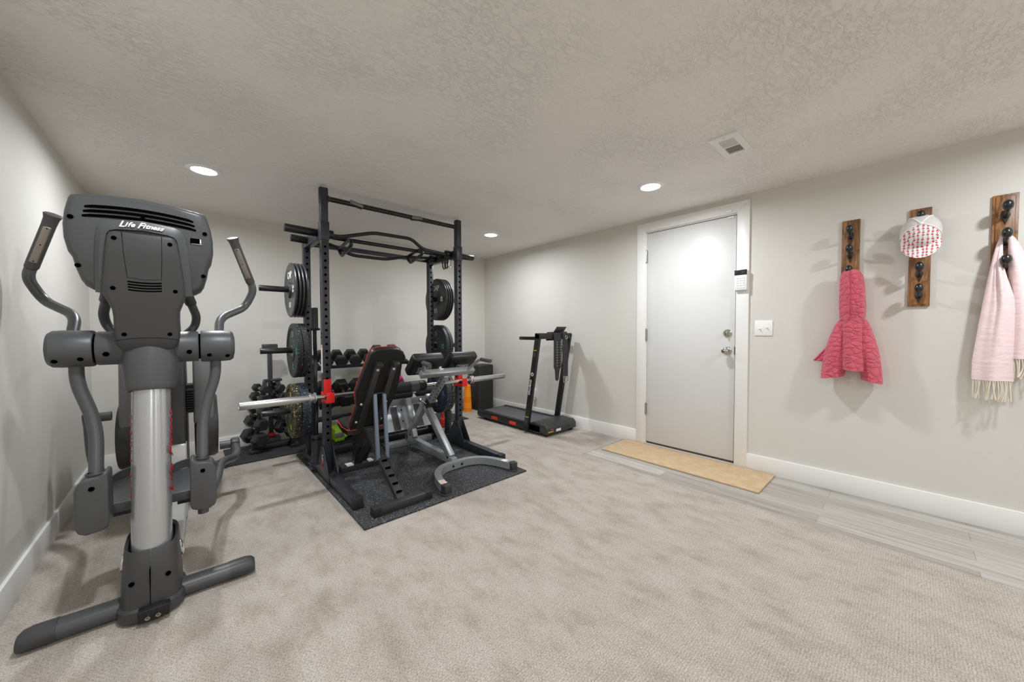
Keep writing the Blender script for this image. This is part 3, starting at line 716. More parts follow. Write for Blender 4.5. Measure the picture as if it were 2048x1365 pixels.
m = MB(); m.text('C', .05, TM((LX-.0347, FY-.005, .175), (0, -1, 0), (0, 0, 1)), .0003); m.text('B', .03, TM((LX-.0347, FY-.01, .155), (0, -1, 0), (0, 0, 1)), .0003); m.build('gusset_logo', LBLW, rk)
m = MB(); a, b_, c = (LX-.0347, FY+.012, .135), (LX-.0347, FY-.028, .135), (LX-.0347, FY-.008, .085)
for p, q in ((a, b_), (b_, c), (c, a)): m.bar(p, q, .0006, .003, (1, 0, 0), 0)
m.build('gusset_logo', REDC, rk)
m = MB(); m.b2((LX-UW/2-.0006, FY-.018, .80), (LX-UW/2, FY+.018, 1.005)); lb = m.build('warning_label', LBLW, rk)
m = MB(); m.b2((LX-UW/2-.0008, FY-.016, .985), (LX-UW/2-.0004, FY+.016, 1.0)); m.build('label_band', LBLO, lb)
for z in (1.06, 1.09):
    for x in (LX, RX):
        for sg in (-1, 1):
            m = MB(); m.lathe([(0, .005), (.007, .005), (.009, 0)], (x+sg*UW/2, FY, z), (sg, 0, 0), 10); m.build('bolt', RKS, rk)
m = MB(); m.bar((LX+.03, RY, .05), (RX-.03, RY, .05), .05, .055); m.build('rear_crossmember', RK, rk)
m = MB(); m.bar((LX+.02, RY, 1.845), (RX-.02, RY, 1.845), .03, .04); m.build('top_crossmember', RK, rk)
# straight pull-up bar with two clip-on grips
m = MB(); m.cyl((LX+.02, FY, 2.082), (RX-.02, FY, 2.086), .0185, n=20); m.cyl((LX+.025, FY, 2.082), (LX+.045, FY, 2.082), .03, .018, n=20); m.build('pull_up_bar', RKS, rk)
for xc, tl in ((.998, .18), (1.505, -.12)):
    m = MB()
    for sg in (-1, 1):
        pts = []
        for k in range(9):
            a = PI*(.12+.76*k/8); pts.append((math.cos(a)*.0215, sg*math.sin(a)*.0215))
        ring0 = [V((-.048, y_, z_)) for y_, z_ in pts]; ring1 = [V((.048, y_, z_)) for y_, z_ in pts]
        inn = [V((-.048, y_*.82, z_*.82)) for y_, z_ in pts[::-1]]; inn1 = [V((.048, y_*.82, z_*.82)) for y_, z_ in pts[::-1]]
        t = MB(); t.loft([ring0+inn, ring1+inn1]); t.xf(Matrix.Translation((xc, FY, 2.084)) @ Matrix.Rotation(tl, 4, 'Y') @ Matrix.Rotation(.9, 4, 'X')); m.merge(t.bm)
    m.build('pull_up_grip', GRPV, rk)
# multi-grip pull-up bar between the side beams
ZM = 1.858
m = MB(); m.cyl((LX+.03, 3.13, ZM), (RX-.03, 3.13, ZM), .0165, n=18); m.build('multi_grip_center_bar', RKS, rk)
m = MB(); m.fillet([(LX+.02, 2.98, 1.835), (.90, 2.98, 1.835), (1.165, 2.98, 1.915), (1.50, 2.98, 1.922), (1.60, 2.98, 1.848), (RX-.02, 2.98, 1.83)], .0145, .05, 14); m.build('multi_grip_bar', RKS, rk)
m = MB(); m.fillet([(LX+.02, 3.28, 1.865), (.97, 3.28, 1.815), (1.085, 3.28, 1.768), (1.39, 3.28, 1.772), (1.58, 3.28, 1.822), (RX-.02, 3.28, 1.85)], .0145, .05, 14); m.build('multi_grip_bar', RKS, rk)
for sg in (-1, 1):
    cx = 1.325+sg*.335
    m = MB(); gx = .985 if sg < 0 else 1.632; dy = 0 if sg < 0 else .055; dz = 0 if sg < 0 else .03; m.fillet([(gx, 3.13+dy, 1.826+dz), (gx, 3.01+dy, 1.838+dz), (gx, 2.975+dy, 1.788+dz), (gx, 3.22+dy, 1.738+dz), (gx, 3.30+dy, 1.805+dz), (gx, 3.13+dy, 1.826+dz)], .0135, .025, 14); m.build('neutral_grip', RKS, rk)
    x = LX if sg < 0 else RX
    for y, r, dz in ((2.985, .033, .0), (3.13, .03, 0.015), (3.28, .033, 0)):
        m = MB(); m.cyl((x-sg*.024, y, 1.842+dz), (x-sg*.085, y, 1.842+dz), r, n=22, bev=.004); m.build('bar_socket', RKS, rk)
    for y, l in ((2.985, .235), (3.28, .14)):
        m = MB(); m.cyl((x+sg*.02, y, 1.838), (x+sg*l, y, 1.842), .0285, n=22, bev=.003); m.build('outer_dip_handle', RKS, rk)
# plate pegs, six, on the rear uprights
for sg, x in ((-1, LX), (1, RX)):
    for z in (1.447, .950, .450):
        m = MB(); m.cyl((x+sg*.024, RY, z), (x+sg*.335, RY, z), .0235, n=24, bev=.003); m.cyl((x+sg*.0255, RY, z), (x+sg*.0315, RY, z), .034, n=24); m.build('plate_peg', RKS, rk)
# red bar cradles
for x in (LX, RX):
    m = MB(); yf = FY-UW/2
    m.b2((x-.026, yf-.006, .585), (x+.026, yf-.001, .752), .0015); m.b2((x-.0305, yf-.006, .585), (x-.0268, yf+.05, .66), .0015)
    m.b2((x-.027, yf-.078, .585), (x+.027, yf-.004, .613), .003); m.b2((x-.027, yf-.083, .588), (x+.027, yf-.074, .662), .002)
    m.mi = 1; m.b2((x-.028, yf-.073, .613), (x+.028, yf-.006, .619), .001)
    m.build('bar_cradle', [REDC, BLACKPL], rk)
# bar storage sockets on the base
for x, y in ((.742, 3.105), (1.955, 3.13)):
    m = MB(); m.lathe([(.036, 0), (.036, .22), (.03, .222), (.03, .02), (0, .02)], (x, y, MT+.066), (0, 0, 1), 24); m.b2((x-.05, y-.05, MT+.062), (x+.05, y+.05, MT+.07), .002); m.build('bar_socket', RK, rk)
m = MB(); m.lathe([(0, 0), (.055, 0), (.06, .006), (.06, .02), (.05, .026), (.034, .026), (.034, .02)], (1.955, 3.13, MT+.001), (0, 0, 1), 28)
# collars hung under the right beam
for i, (y, rz) in enumerate(((3.02, .3), (3.09, .1), (3.15, -.15))):
    m = MB(); m.fillet([(1.932-.02, y, 1.797), (1.932-.02, y-.004, 1.735), (1.932-.005, y+.004, 1.725), (1.932+.01, y+.006, 1.735), (1.932+.01, y+.006, 1.797)], .0065, .012, 10)
    m.xf(Matrix.Translation((1.932, y, 1.797)) @ Matrix.Rotation(rz, 4, 'X') @ Matrix.Translation((-1.932, -y, -1.797)))
    solo(m, 'spring_collar', [CHROME, RKS, RKS][i], ['chrome barbell clip hanging under the right top beam', 'black barbell clip hanging beside the chrome clip', 'black barbell clip hanging closest to the front upright'][[0, 2, 1][i]] if False else ['black barbell clip hanging under the right top beam nearest the front upright', 'black barbell clip hanging in the middle under the right top beam', 'black barbell clip hanging under the right top beam nearest the rear upright'][i], 'barbell clip', (1.932, y, 1.797), 'barbell clips under the right beam')

# ------------------------------------------------------------------ weight plates
IRON = mat('black_cast_iron', srgb(52, 52, 53), .36, bump=.35, bscale=180, bdist=.0015, spec=.6)
IRONB = mat('raised_white_paint', srgb(214, 214, 210), .5)
BUMPG = speckle('crumb_rubber_green', srgb(34, 36, 37), [srgb(186, 196, 194), srgb(70, 150, 124)], 110, (.26, .20), .6, .35)
BUMPY = speckle('crumb_rubber_yellow', srgb(34, 34, 33), [srgb(222, 210, 62), srgb(200, 190, 110)], 85, (.40, .22), .6, .35)
BUMPB = speckle('crumb_rubber_blue', srgb(32, 35, 42), [srgb(140, 166, 196), srgb(74, 104, 142)], 110, (.32, .30), .6, .35)
GRNP = mat('green_print', srgb(60, 170, 120), .6); YELP = mat('yellow_print', srgb(214, 206, 60), .6); BLUP = mat('blue_print', srgb(90, 124, 176), .6)
HUBS = mat('steel_hub_ring', srgb(120, 120, 120), .35, .9)
def iron_plate(x, y, z, sg, t, label, grp, letters=True, R=.2235, hubbed=False):
    p = thing('iron_weight_plate', label, 'weight plate', (x, y, z), 0, grp)
    h = t/2; hub = .012 if hubbed else .0005
    m = MB(); m.lathe([(.027, -h), (.055, -h), (.062, -h+.001), (.066, -h+.004), (.168, -h+.004), (.176, -h), (R-.012, -h), (R-.003, -h*.6), (R, -h*.15), (R, h*.15), (R-.003, h*.6), (R-.012, h), (.176, h), (.168, h-.004), (.066, h-.004), (.062, h+hub), (.055, h+hub), (.027, h), (.027, -h)], (x, y, z), (sg, 0, 0), 64)
    b = m.build('plate_body', IRON, p)
    if letters:
        m = MB(); xf_ = x+sg*(h-.0035)
        rt = V((0, -sg, 0)); rt = V((0, 1, 0)) if sg > 0 else V((0, -1, 0))
        for txt, ang, rad, sz in (('CAP', 0, .118, .078), ('45', -PI/2, .118, .06), ('45', PI/2, .118, .06), ('LB', PI, .118, .06)):
            u = V((0, 0, 1))*math.cos(ang)+rt*math.sin(-ang)
            rgt = u.cross(V((sg, 0, 0)))*-1
            c = V((xf_, y, z))+u*rad
            m.text(txt, sz, TM(c, V((sg, 0, 0)).cross(u)*-1 if False else u.cross(V((sg, 0, 0))), u), .002, bold=.0012)
        m.build('raised_lettering', IRONB, b)
    return p
def bumper(x, y, z, sg, t, M_, PR, num, label, grp, R=.225):
    p = thing('bumper_plate', label, 'weight plate', (x, y, z), 0, grp); h = t/2
    m = MB(); m.lathe([(.026, -h), (.085, -h), (.088, -h+.005), (.178, -h+.006), (.184, -h), (R-.006, -h), (R, -h+.006), (R, h-.006), (R-.006, h), (.184, h), (.178, h-.006), (.088, h-.005), (.085, h), (.026, h), (.026, -h)], (x, y, z), (sg, 0, 0), 64)
    b = m.build('plate_body', M_, p)
    m = MB(); m.lathe([(.0255, -h-.001), (.046, -h-.001), (.046, -h+.001)], (x, y, z), (sg, 0, 0), 32); m.lathe([(.0255, h+.001), (.046, h+.001), (.046, h-.001)], (x, y, z), (sg, 0, 0), 32); m.build('hub_ring', HUBS if num != '45' else M_, p)
    m = MB()
    for s2 in (sg, -sg):
        xf_ = x+s2*(h-.0058)
        for a in (0, PI/2, PI, 3*PI/2):
            u = V((0, math.sin(a), math.cos(a))); c = V((xf_, y, z))+u*.132
            m.text(num, .058, TM(c, u.cross(V((s2, 0, 0))), u), .0008, bold=.001)
    m.build('weight_number', PR, b)
    return p
g1 = 'iron plates on the upper left peg'
xs = [.7245, .699, .674, .648]
lab = ['black iron plate innermost on the upper left peg against the upright', 'black iron plate third from the outside on the upper left peg', 'black iron plate second from the outside on the upper left peg', 'black iron plate with raised white letters outermost on the upper left peg']
for i, xx in enumerate(xs): iron_plate(xx, RY, 1.444, -1, .022, lab[i], g1, i == 3, hubbed=i == 3)
g1 = 'iron plates on the upper right peg'
lab = ['black iron plate innermost on the upper right peg', 'black iron plate second from the rack on the upper right peg', 'black iron plate third from the rack on the upper right peg', 'black iron plate outermost on the upper right peg']
for i, xx in enumerate([2.004, 2.029, 2.054, 2.079]): iron_plate(xx, RY, 1.444, -1, .022, lab[i], g1, i == 0)
g1 = 'green flecked bumper plates on the middle pegs'
bumper(.711, RY, .947, -1, .041, BUMPG, GRNP, '25', 'green flecked bumper plate on the middle left peg next to the upright', g1)
bumper(.668, RY, .947, -1, .041, BUMPG, GRNP, '25', 'green flecked bumper plate outermost on the middle left peg', g1)
bumper(2.014, RY, .947, -1, .041, BUMPG, GRNP, '25', 'green flecked bumper plate on the middle right peg next to the upright', g1)
bumper(2.057, RY, .947, -1, .041, BUMPG, GRNP, '25', 'green flecked bumper plate outermost on the middle right peg', g1)
g1 = 'heavy bumper plates on the lower pegs'
bumper(.704, RY, .447, -1, .064, BUMPB, BLUP, '45', 'blue flecked bumper plate on the lower left peg next to the upright', g1)
bumper(.648, RY, .447, -1, .044, BUMPY, YELP, '35', 'yellow flecked bumper plate outermost on the lower left peg', g1)
bumper(2.026, RY, .447, -1, .064, BUMPB, BLUP, '45', 'blue flecked bumper plate on the lower right peg next to the upright', g1)
bumper(2.083, RY, .447, -1, .044, BUMPY, YELP, '35', 'yellow flecked bumper plate outermost on the lower right peg', g1)

# ------------------------------------------------------------------ barbells
def barbell(name, label, c, d, sleeve, shaft, pad=False):
    c, d = V(c), V(d).normalized()
    t = thing(name, label, 'barbell', c)
    m = MB(); m.cyl(c-d*.672, c+d*.672, .0142, n=20); sh = m.build('shaft', shaft, t)
    for sg in (-1, 1):
        m = MB(); m.lathe([(.0142, 0), (.024, .0), (.026, .003), (.0385, .004), (.0385, .012), (.030, .016), (.030, .030), (.0385, .034), (.0385, .042), (.0252, .043), (.0252, .438), (.024, .441), (.017, .441), (.017, .437), (0, .437)], c+d*sg*.662, d*sg, 32); m.build('sleeve', sleeve, t)
    return t, sh
BAR = mat('polished_bar_steel', srgb(205, 205, 205), .2, 1.0); BARS = mat('matte_sleeve_steel', srgb(198, 198, 198), .3, 1.0)
BARD = mat('black_oxide_steel', srgb(46, 46, 48), .3, .8)
bt, sh = barbell('barbell', 'silver barbell resting across the red cradles of the rack', (1.342, 2.836, .6345), (1, 0, .004), BARS, BAR)
FOAM = mat('black_foam', srgb(20, 20, 21), .7, bump=.15, bscale=300); FOAMG = mat('worn_grey_foam', srgb(72, 72, 72), .6)
t = thing('squat_pad', 'black foam pad wrapped around the middle of the barbell', 'barbell pad', (1.34, 2.836, .6345))
m = MB(); m.lathe([(.0145, 0), (.040, .0), (.045, .006), (.045, .41), (.04, .416), (.0145, .416)], (1.122, 2.836, .633), (1, 0, .004), 30); m.build('pad_sleeve', FOAM, t)
for xx in (1.16, 1.478):
    m = MB(); m.lathe([(.0465, 0), (.0465, .03)], (xx, 2.836, .6335), (1, 0, .004), 30); m.build('strap', BLACKPL, t)
m = MB(); m.lathe([(.0462, 0), (.0462, .075)], (1.395, 2.836, .6338), (1, 0, .004), 30); m.build('worn_patch', FOAMG, t)
t = thing('curl_bar', 'short black curl bar standing upright behind the left front upright', 'curl bar', (.742, 3.105, MT+.09))
x, y = .742, 3.105; z0 = MT+.09; z1 = 1.288
m = MB(); m.fillet([(x, y, z0+.15), (x, y, z0+.28), (x+.012, y+.03, z0+.38), (x-.006, y-.022, z0+.50), (x-.006, y-.022, z0+.66), (x+.012, y+.03, z0+.78), (x, y, z0+.89), (x, y, z1-.14)], .0142, .03, 16); m.build('shaft', BARD, t)
for o, d in (((x, y, z0+.165), (0, 0, -1)), ((x, y, z1-.165), (0, 0, 1))):
    m = MB(); m.lathe([(.0142, -.012), (.036, -.010), (.038, -.004), (.038, .006), (.026, .009), (.0252, .012), (.0252, .162), (.023, .165), (0, .165)], o, d, 28); m.build('sleeve', BARD, t)
# ------------------------------------------------------------------ adjustable bench (seen from behind its backrest)
VINYL = mat('black_vinyl', srgb(26, 26, 27), .42, bump=.12, bscale=350, bdist=.0006)
VINYLB = mat('black_backing_cloth', srgb(17, 17, 18), .8)
PIPE = mat('red_piping', srgb(226, 66, 48), .5)
FRM = mat('bench_black_paint', srgb(48, 48, 48), .38)
STRUT = mat('blue_grey_paint', srgb(104, 114, 128), .42)
bn = thing('weight_bench', 'black adjustable weight bench with red piping and raised backrest in the rack', 'bench', (.985, 2.5, MT))
BO = V((0, 2.303, .979)); bd = V((0, .352, -.589)).normalized(); bnrm = V((0, bd.z, -bd.y))   # bnrm points back towards the camera
if bnrm.y > 0: bnrm = -bnrm
def bp_(x, t, d=0.0): return BO+bd*t+V((x, 0, 0))-bnrm*d
left = [(.935, -.004), (.903, .002), (.884, .014), (.874, .04), (.834, .335), (.845, .40), (.862, .47), (.858, .50), (.842, .64), (.848, .672)]
right = [(1.108, .672), (1.113, .64), (1.102, .572), (1.098, .50), (1.112, .44), (1.124, .30), (1.114, .147), (1.096, .04), (1.082, .012), (1.058, -.002), (1.0, -.006)]
outl = left+right
def inset(pts, k):
    cx = sum(p[0] for p in pts)/len(pts); cy_ = sum(p[1] for p in pts)/len(pts)
    return [(cx+(x-cx)*(1-k), cy_+(t-cy_)*(1-k*.5)) for x, t in pts]
m = MB(); m.loft([[bp_(x, t, 0) for x, t in inset(outl, .012)], [bp_(x, t, .004) for x, t in outl], [bp_(x, t, .034) for x, t in outl], [bp_(x, t, .048) for x, t in inset(outl, .05)], [bp_(x, t, .053) for x, t in inset(outl, .14)]])
bk = m.build('backrest', VINYL, bn, 35)
m = MB(); m.loft([[bp_(x, t, -.0015) for x, t in inset(outl, .04)], [bp_(x, t, .003) for x, t in inset(outl, .04)]]); m.build('backing_board', VINYLB, bk)
m = MB(); m.tube([bp_(x, t, .036) for x, t in inset(outl, -.004)], .0019, 8, closed=True); m.build('piping', PIPE, bk)
for x0, x1 in ((.935, .905), (1.045, 1.02)):
    m = MB(); m.bar(bp_(x0, .085, -.014), bp_(x1, .66, -.014), .038, .026, bnrm, .002); m.bar(bp_(x0, .08, -.03), bp_(x0, .105, -.03), .042, .034, bnrm, .002); rl_ = m.build('backrest_rail', FRM, bn)
    for t in (.135, .44, .60):
        xx = x0+(x1-x0)*(t-.085)/.575
        m = MB(); m.lathe([(0, .008), (.007, .007), (.010, 0)], bp_(xx-(.0 if t < .2 else .030 if x0 < 1 else -.030), t, -.028 if t < .2 else -.002), bnrm, 12); m.build('bolt', mat('zinc_bolt', srgb(205, 205, 205), .35, .5), rl_)
m = MB(); m.cyl(bp_(.925, .66, -.01), bp_(1.035, .66, -.01), .008, n=12); m.build('hinge_rod', FRM, bn)
# seat
def sp_(x, y, z): return V((x, y, z))
so = [(.852, 2.712), (.888, 2.700), (1.09, 2.700), (1.12, 2.715), (1.125, 2.80), (1.10, 3.02), (1.06, 3.06), (.91, 3.06), (.872, 3.02), (.846, 2.82)]
def szz(y): return .398+(y-2.70)*.05
m = MB(); m.loft([[V((x, y, szz(y)-.046)) for x, y in so], [V((x, y, szz(y)-.012)) for x, y in so], [V((.985+(x-.985)*.93, 2.88+(y-2.88)*.95, szz(y))) for x, y in so], [V((.985+(x-.985)*.8, 2.88+(y-2.88)*.86, szz(y)+.004)) for x, y in so]]); st = m.build('seat', VINYL, bn, 35)
m = MB(); m.tube([V((.985+(x-.985)*1.01, 2.88+(y-2.88)*1.01, szz(y)-.010)) for x, y in so], .0035, 8, closed=True); m.build('piping', PIPE, st)
# frame: ladder rail, struts, feet, central post
m = MB(); m.b2((.815, 2.078, MT+.001), (1.15, 2.135, MT+.050), .004); m.build('front_foot', FRM, bn)
for x in (.815, 1.15):
    m = MB(); m.box((x, 2.1065, MT+.026), (.05, .062, .053), None, .006); m.build('foot_cap', mat('rubber_cap', srgb(24, 24, 24), .7), bn)
R0, R1 = V((.985, 2.118, .052)), V((.985, 2.640, .375)); rd = (R1-R0).normalized(); ru = V((1, 0, 0)).cross(rd)
m = MB(); m.bar(R0, R1, .058, .006, ru, 0)
for sg in (-1, 1): m.bar(R0+V((sg*.0275, 0, 0))-ru*.012, R1+V((sg*.0275, 0, 0))-ru*.012, .004, .03, ru, 0)
lad = m.build('ladder_rail', FRM, bn)
for k in range(5):
    c = R0+rd*(.055+k*.066)
    m = MB(); m.box(c+ru*.006, (.034, .012, .012), None, .001); m.build('ladder_notch', HOLE, lad)
for x in (.957, 1.022):
    m = MB(); m.bar((x, 2.47, .672), (x, 2.424, .226), .0225, .0225, (0, 1, 0), .002); m.build('support_strut', STRUT, bn)
m = MB(); m.cyl((.94, 2.470, .676), (1.04, 2.470, .676), .007, n=10); m.cyl((.935, 2.424, .222), (1.045, 2.424, .222), .007, n=10); m.build('strut_pin', FRM, bn)
m = MB(); m.b2((.86, 2.905, MT+.001), (1.17, 2.965, MT+.052), .004); m.build('rear_foot', FRM, bn)
m = MB(); m.b2((.905, 2.9045, MT+.045), (.955, 2.966, MT+.053)); m.b2((1.07, 2.9045, MT+.045), (1.11, 2.966, MT+.053)); m.build('warning_label', LBLW, bn)
m = MB(); m.prism([(.955, 2.66, .385), (.955, 2.80, .352), (.955, 2.92, .345), (.955, 2.95, MT+.05), (.955, 2.90, MT+.05), (.955, 2.80, .16), (.955, 2.70, .26)], (.062, 0, 0), .003); m.build('center_post', FRM, bn)
for x in (.948, 1.024):
    m = MB(); m.bar((x, 2.73, .245), (x, 2.86, .09), .006, .022, (1, 0, 0), .001); m.cyl((x-.008, 2.735, .245), (x+.008, 2.735, .245), .008, n=10); m.build('post_plate', CHROME if False else RKS, bn)
m = MB(); m.bar((.985, 2.64, .368), (.985, 3.0, .372), .05, .03); m.build('seat_rail', FRM, bn)

# ------------------------------------------------------------------ hyperextension bench
HG = mat('silver_grey_paint', srgb(150, 152, 154), .35, .35)
TREADP = mat('checker_plate', srgb(176, 178, 180), .4, .6, bump=.5, bscale=60, bdist=.002)
hx = thing('hyperextension_bench', 'silver hyperextension bench with two black hip pads and curved front foot', 'back extension bench', (1.575, 2.7, MT))
CX = 1.575
def bez(P, n=8):
    out = []
    for i in range(len(P)-1):
        a, b, c, d = V(P[max(i-1, 0)]), V(P[i]), V(P[i+1]), V(P[min(i+2, len(P)-1)])
        for k in range(n):
            t = k/n; out.append(.5*((2*b)+(c-a)*t+(2*a-5*b+4*c-d)*t*t+(3*b-a-3*c+d)*t**3))
    out.append(V(P[-1])); return out
zc = MT+.034
m = MB(); m.strip(bez([(1.277, 2.065, zc), (1.292, 2.17, zc), (1.345, 2.30, zc), (1.45, 2.395, zc), (1.575, 2.41, zc), (1.70, 2.40, zc), (1.80, 2.33, zc), (1.858, 2.20, zc), (1.885, 2.075, zc)], 7), .047, .054); fb = m.build('curved_foot', HG, hx)
for x, y, a in ((1.275, 2.075, .12), (1.886, 2.085, -.2)):
    m = MB(); m.box((x, y-.006, MT+.034), (.056, .05, .064), Matrix.Rotation(a, 3, 'Z'), .006); m.lathe([(0, 0), (.040, 0), (.042, .006), (.036, .01), (0, .01)], (x, y, MT+.0005), (0, 0, 1), 22); m.build('foot_cap', mat('foot_rubber', srgb(48, 47, 47), .6), fb)
for p, q in (((1.278, 2.105, zc+.0275), (1.29, 2.165, zc+.0275)), ((1.872, 2.135, zc+.0275), (1.862, 2.18, zc+.0275))):
    m = MB(); m.bar(p, q, .044, .001, (0, 0, 1), 0); lb = m.build('warning_label', LBLW, fb)
m = MB()
for k in range(3): m.bar((1.268+k*.012, 2.108, zc+.0285), (1.276+k*.012, 2.150+.004*k, zc+.0285), .004, .0006, (0, 0, 1), 0)
m.build('label_print', LBLO, fb)
for x in (1.535, 1.615):
    m = MB(); m.lathe([(0, .007), (.007, .007), (.010, 0)], (x, 2.386, zc), (0, -1, 0), 12); m.build('bolt', RKS, fb)
m = MB(); m.bar((CX, 2.43, .062), (CX, 3.26, .085), .05, .055); m.build('floor_spine', HG, hx)
m = MB(); m.bar((CX, 2.48, .085), (CX, 2.885, .455), .05, .055, (0, 1, 0)); m.build('front_strut', HG, hx)
m = MB(); m.bar((CX, 3.235, .10), (CX, 2.83, .535), .05, .055, (0, 1, 0)); m.build('rear_strut', HG, hx)
m = MB(); m.b2((1.33, 3.215, MT+.001), (1.83, 3.268, MT+.055), .004); m.build('rear_foot', HG, hx)
for x in (1.33, 1.83):
    m = MB(); m.box((x, 3.2415, MT+.029), (.03, .058, .058), None, .004); m.build('foot_cap', BLACKPL, hx)
PA, PB_ = V((CX, 2.845, .455)), V((CX, 2.555, .748)); pd_ = (PB_-PA).normalized(); pu = pd_.cross(V((1, 0, 0)))
m = MB(); m.bar(PA, PB_, .046, .05, pu, .003); m.mi = 1
L_ = (PB_-PA).length
for k in range(7):
    c = PA+pd_*(.10+k*.042)
    for nrm, off in ((V((-1, 0, 0)), .0232), (V((1, 0, 0)), .0232), (-pu, .0252), (pu, .0252)): m.lathe([(.0065, 0), (0, 0)], c+nrm*(off+.0003), nrm, 10)
pst = m.build('adjustable_post', [HG, HOLE], hx)
m = MB(); m.bar(PA-pd_*.015, PA+pd_*.06, .058, .062, pu, .004); m.build('post_sleeve', BLACKPL, hx)
m = MB(); m.cyl(PA+pd_*.045+V((.028, 0, 0)), PA+pd_*.045+V((.052, 0, 0)), .007, n=12); m.ball(PA+pd_*.045+V((.058, 0, 0)), .017, (.8, 1, 1), 16); m.build('pull_pin', CHROME, hx)
m = MB(); m.cyl(PA+pd_*.02+V((-.028, 0, 0)), PA+pd_*.02+V((-.07, .01, .035)), .006, n=12); m.lathe([(0, 0), (.014, 0), (.018, .008), (.016, .02), (0, .022)], PA+pd_*.02+V((-.072, .01, .036)), (-.6, .1, .45), 16); m.build('pull_pin', CHROME, hx)
# top bar with pads and handles
TB = V((1.595, 2.548, .768)); R45 = Matrix.Rotation(math.radians(45), 3, 'X')
m = MB(); m.box(TB, (.50, .05, .05), Matrix.Rotation(math.radians(-44), 3, 'X'), .003); m.build('pad_bar', HG, hx)
for sg in (-1, 1):
    cx = TB.x+sg*.168
    c = V((cx, 2.632, .840)); Rm = Matrix.Rotation(math.radians(-46), 3, 'X')
    m = MB(); m.box(c, (.272, .078, .205), Matrix.Rotation(math.radians(46), 3, 'X'), .024, 4); pd = m.build('hip_pad', VINYL, hx, 40)
    Rq = Matrix.Rotation(math.radians(46), 3, 'X'); nq = Rq @ V((0, -1, 0)); uq = Rq @ V((0, 0, 1))
    m = MB(); m.box(c+nq*.0400-uq*.03+V((sg*.01, 0, 0)), (.12, .005, .07), Rq, .002); pl = m.build('mounting_plate', HG, pd)
    for dx, du in ((-.04, .015), (.04, .015), (0, -.02)):
        m = MB(); m.disc(c+nq*.0430-uq*(.03-du)+V((sg*.01+dx, 0, 0)), nq, .006, 10); m.build('bolt', HOLE, pl)
    m = MB(); m.bar(c+nq*.035-uq*.05, TB+V((sg*.10, 0, .01)), .05, .02, nq, .002); m.build('pad_bracket', HG, hx)
for pts, nm in (([(1.372, 2.548, .785), (1.318, 2.44, .866), (1.30, 2.395, .866)], -1), ([(1.80, 2.548, .785), (1.828, 2.43, .866), (1.832, 2.38, .866)], 1)):
    m = MB(); m.fillet(pts, .0125, .025, 14); h = m.build('handle_tube', HG, hx)
    a = V(pts[2]); dr_ = (V(pts[2])-V(pts[1])).normalized()
    m = MB(); m.lathe([(0, -.03), (.0165, -.03), (.0165, .085), (.0155, .09), (.009, .09), (.009, .087), (0, .087)], a, V((dr_.x*.3, -1, -.06)), 20); m.build('handle_grip', GRIP, h)
# ankle rollers and foot plate at the rear
m = MB(); m.bar((CX-.0, 3.30, .545), (CX, 3.105, .11), .045, .05, (0, 1, 0)); m.build('roller_post', HG, hx)
m = MB(); m.cyl((1.36, 3.12, .53), (1.80, 3.12, .53), .012, n=14); m.build('roller_axle', HG, hx)
for x0, x1 in ((1.365, 1.55), (1.60, 1.785)):
    m = MB(); m.lathe([(0, 0), (.035, 0), (.042, .006), (.042, x1-x0-.006), (.035, x1-x0), (0, x1-x0)], (x0, 3.12, .53), (1, 0, 0), 28); m.build('ankle_roller', FOAM, hx)
def fpl(x0, x1):
    return [(x0, 3.215, .175), (x1, 3.215, .175), (x1, 3.335, .40), (x1, 3.335, .405), (x1, 3.30, .455), (x0, 3.30, .455)]
m = MB()
m.loft([[(1.345, 3.205, .172), (1.82, 3.205, .172), (1.82, 3.211, .169), (1.345, 3.211, .169)], [(1.36, 3.315, .385), (1.81, 3.315, .385), (1.81, 3.321, .382), (1.36, 3.321, .382)], [(1.38, 3.300, .45), (1.80, 3.300, .45), (1.80, 3.306, .452), (1.38, 3.306, .452)]]); fp = m.build('foot_plate', TREADP, hx)
for x0 in (1.425, 1.665):
    m = MB(); n0 = V((0, -.21, .115)).normalized()
    m.prism([(x0, 3.206, .178), (x0+.062, 3.206, .178), (x0+.062, 3.310, .378), (x0, 3.310, .378)], n0*.004); m.build('grip_tape', mat('grip_tape', srgb(74, 74, 76), .9), fp)
for x, t in ((1.525, .35), (1.53, .8)):
    m = MB(); m.disc((x, 3.205+.11*t-.0015, .172+.213*t+.001), (0, -.89, .46), .008, 12); m.build('bolt', HOLE, fp)

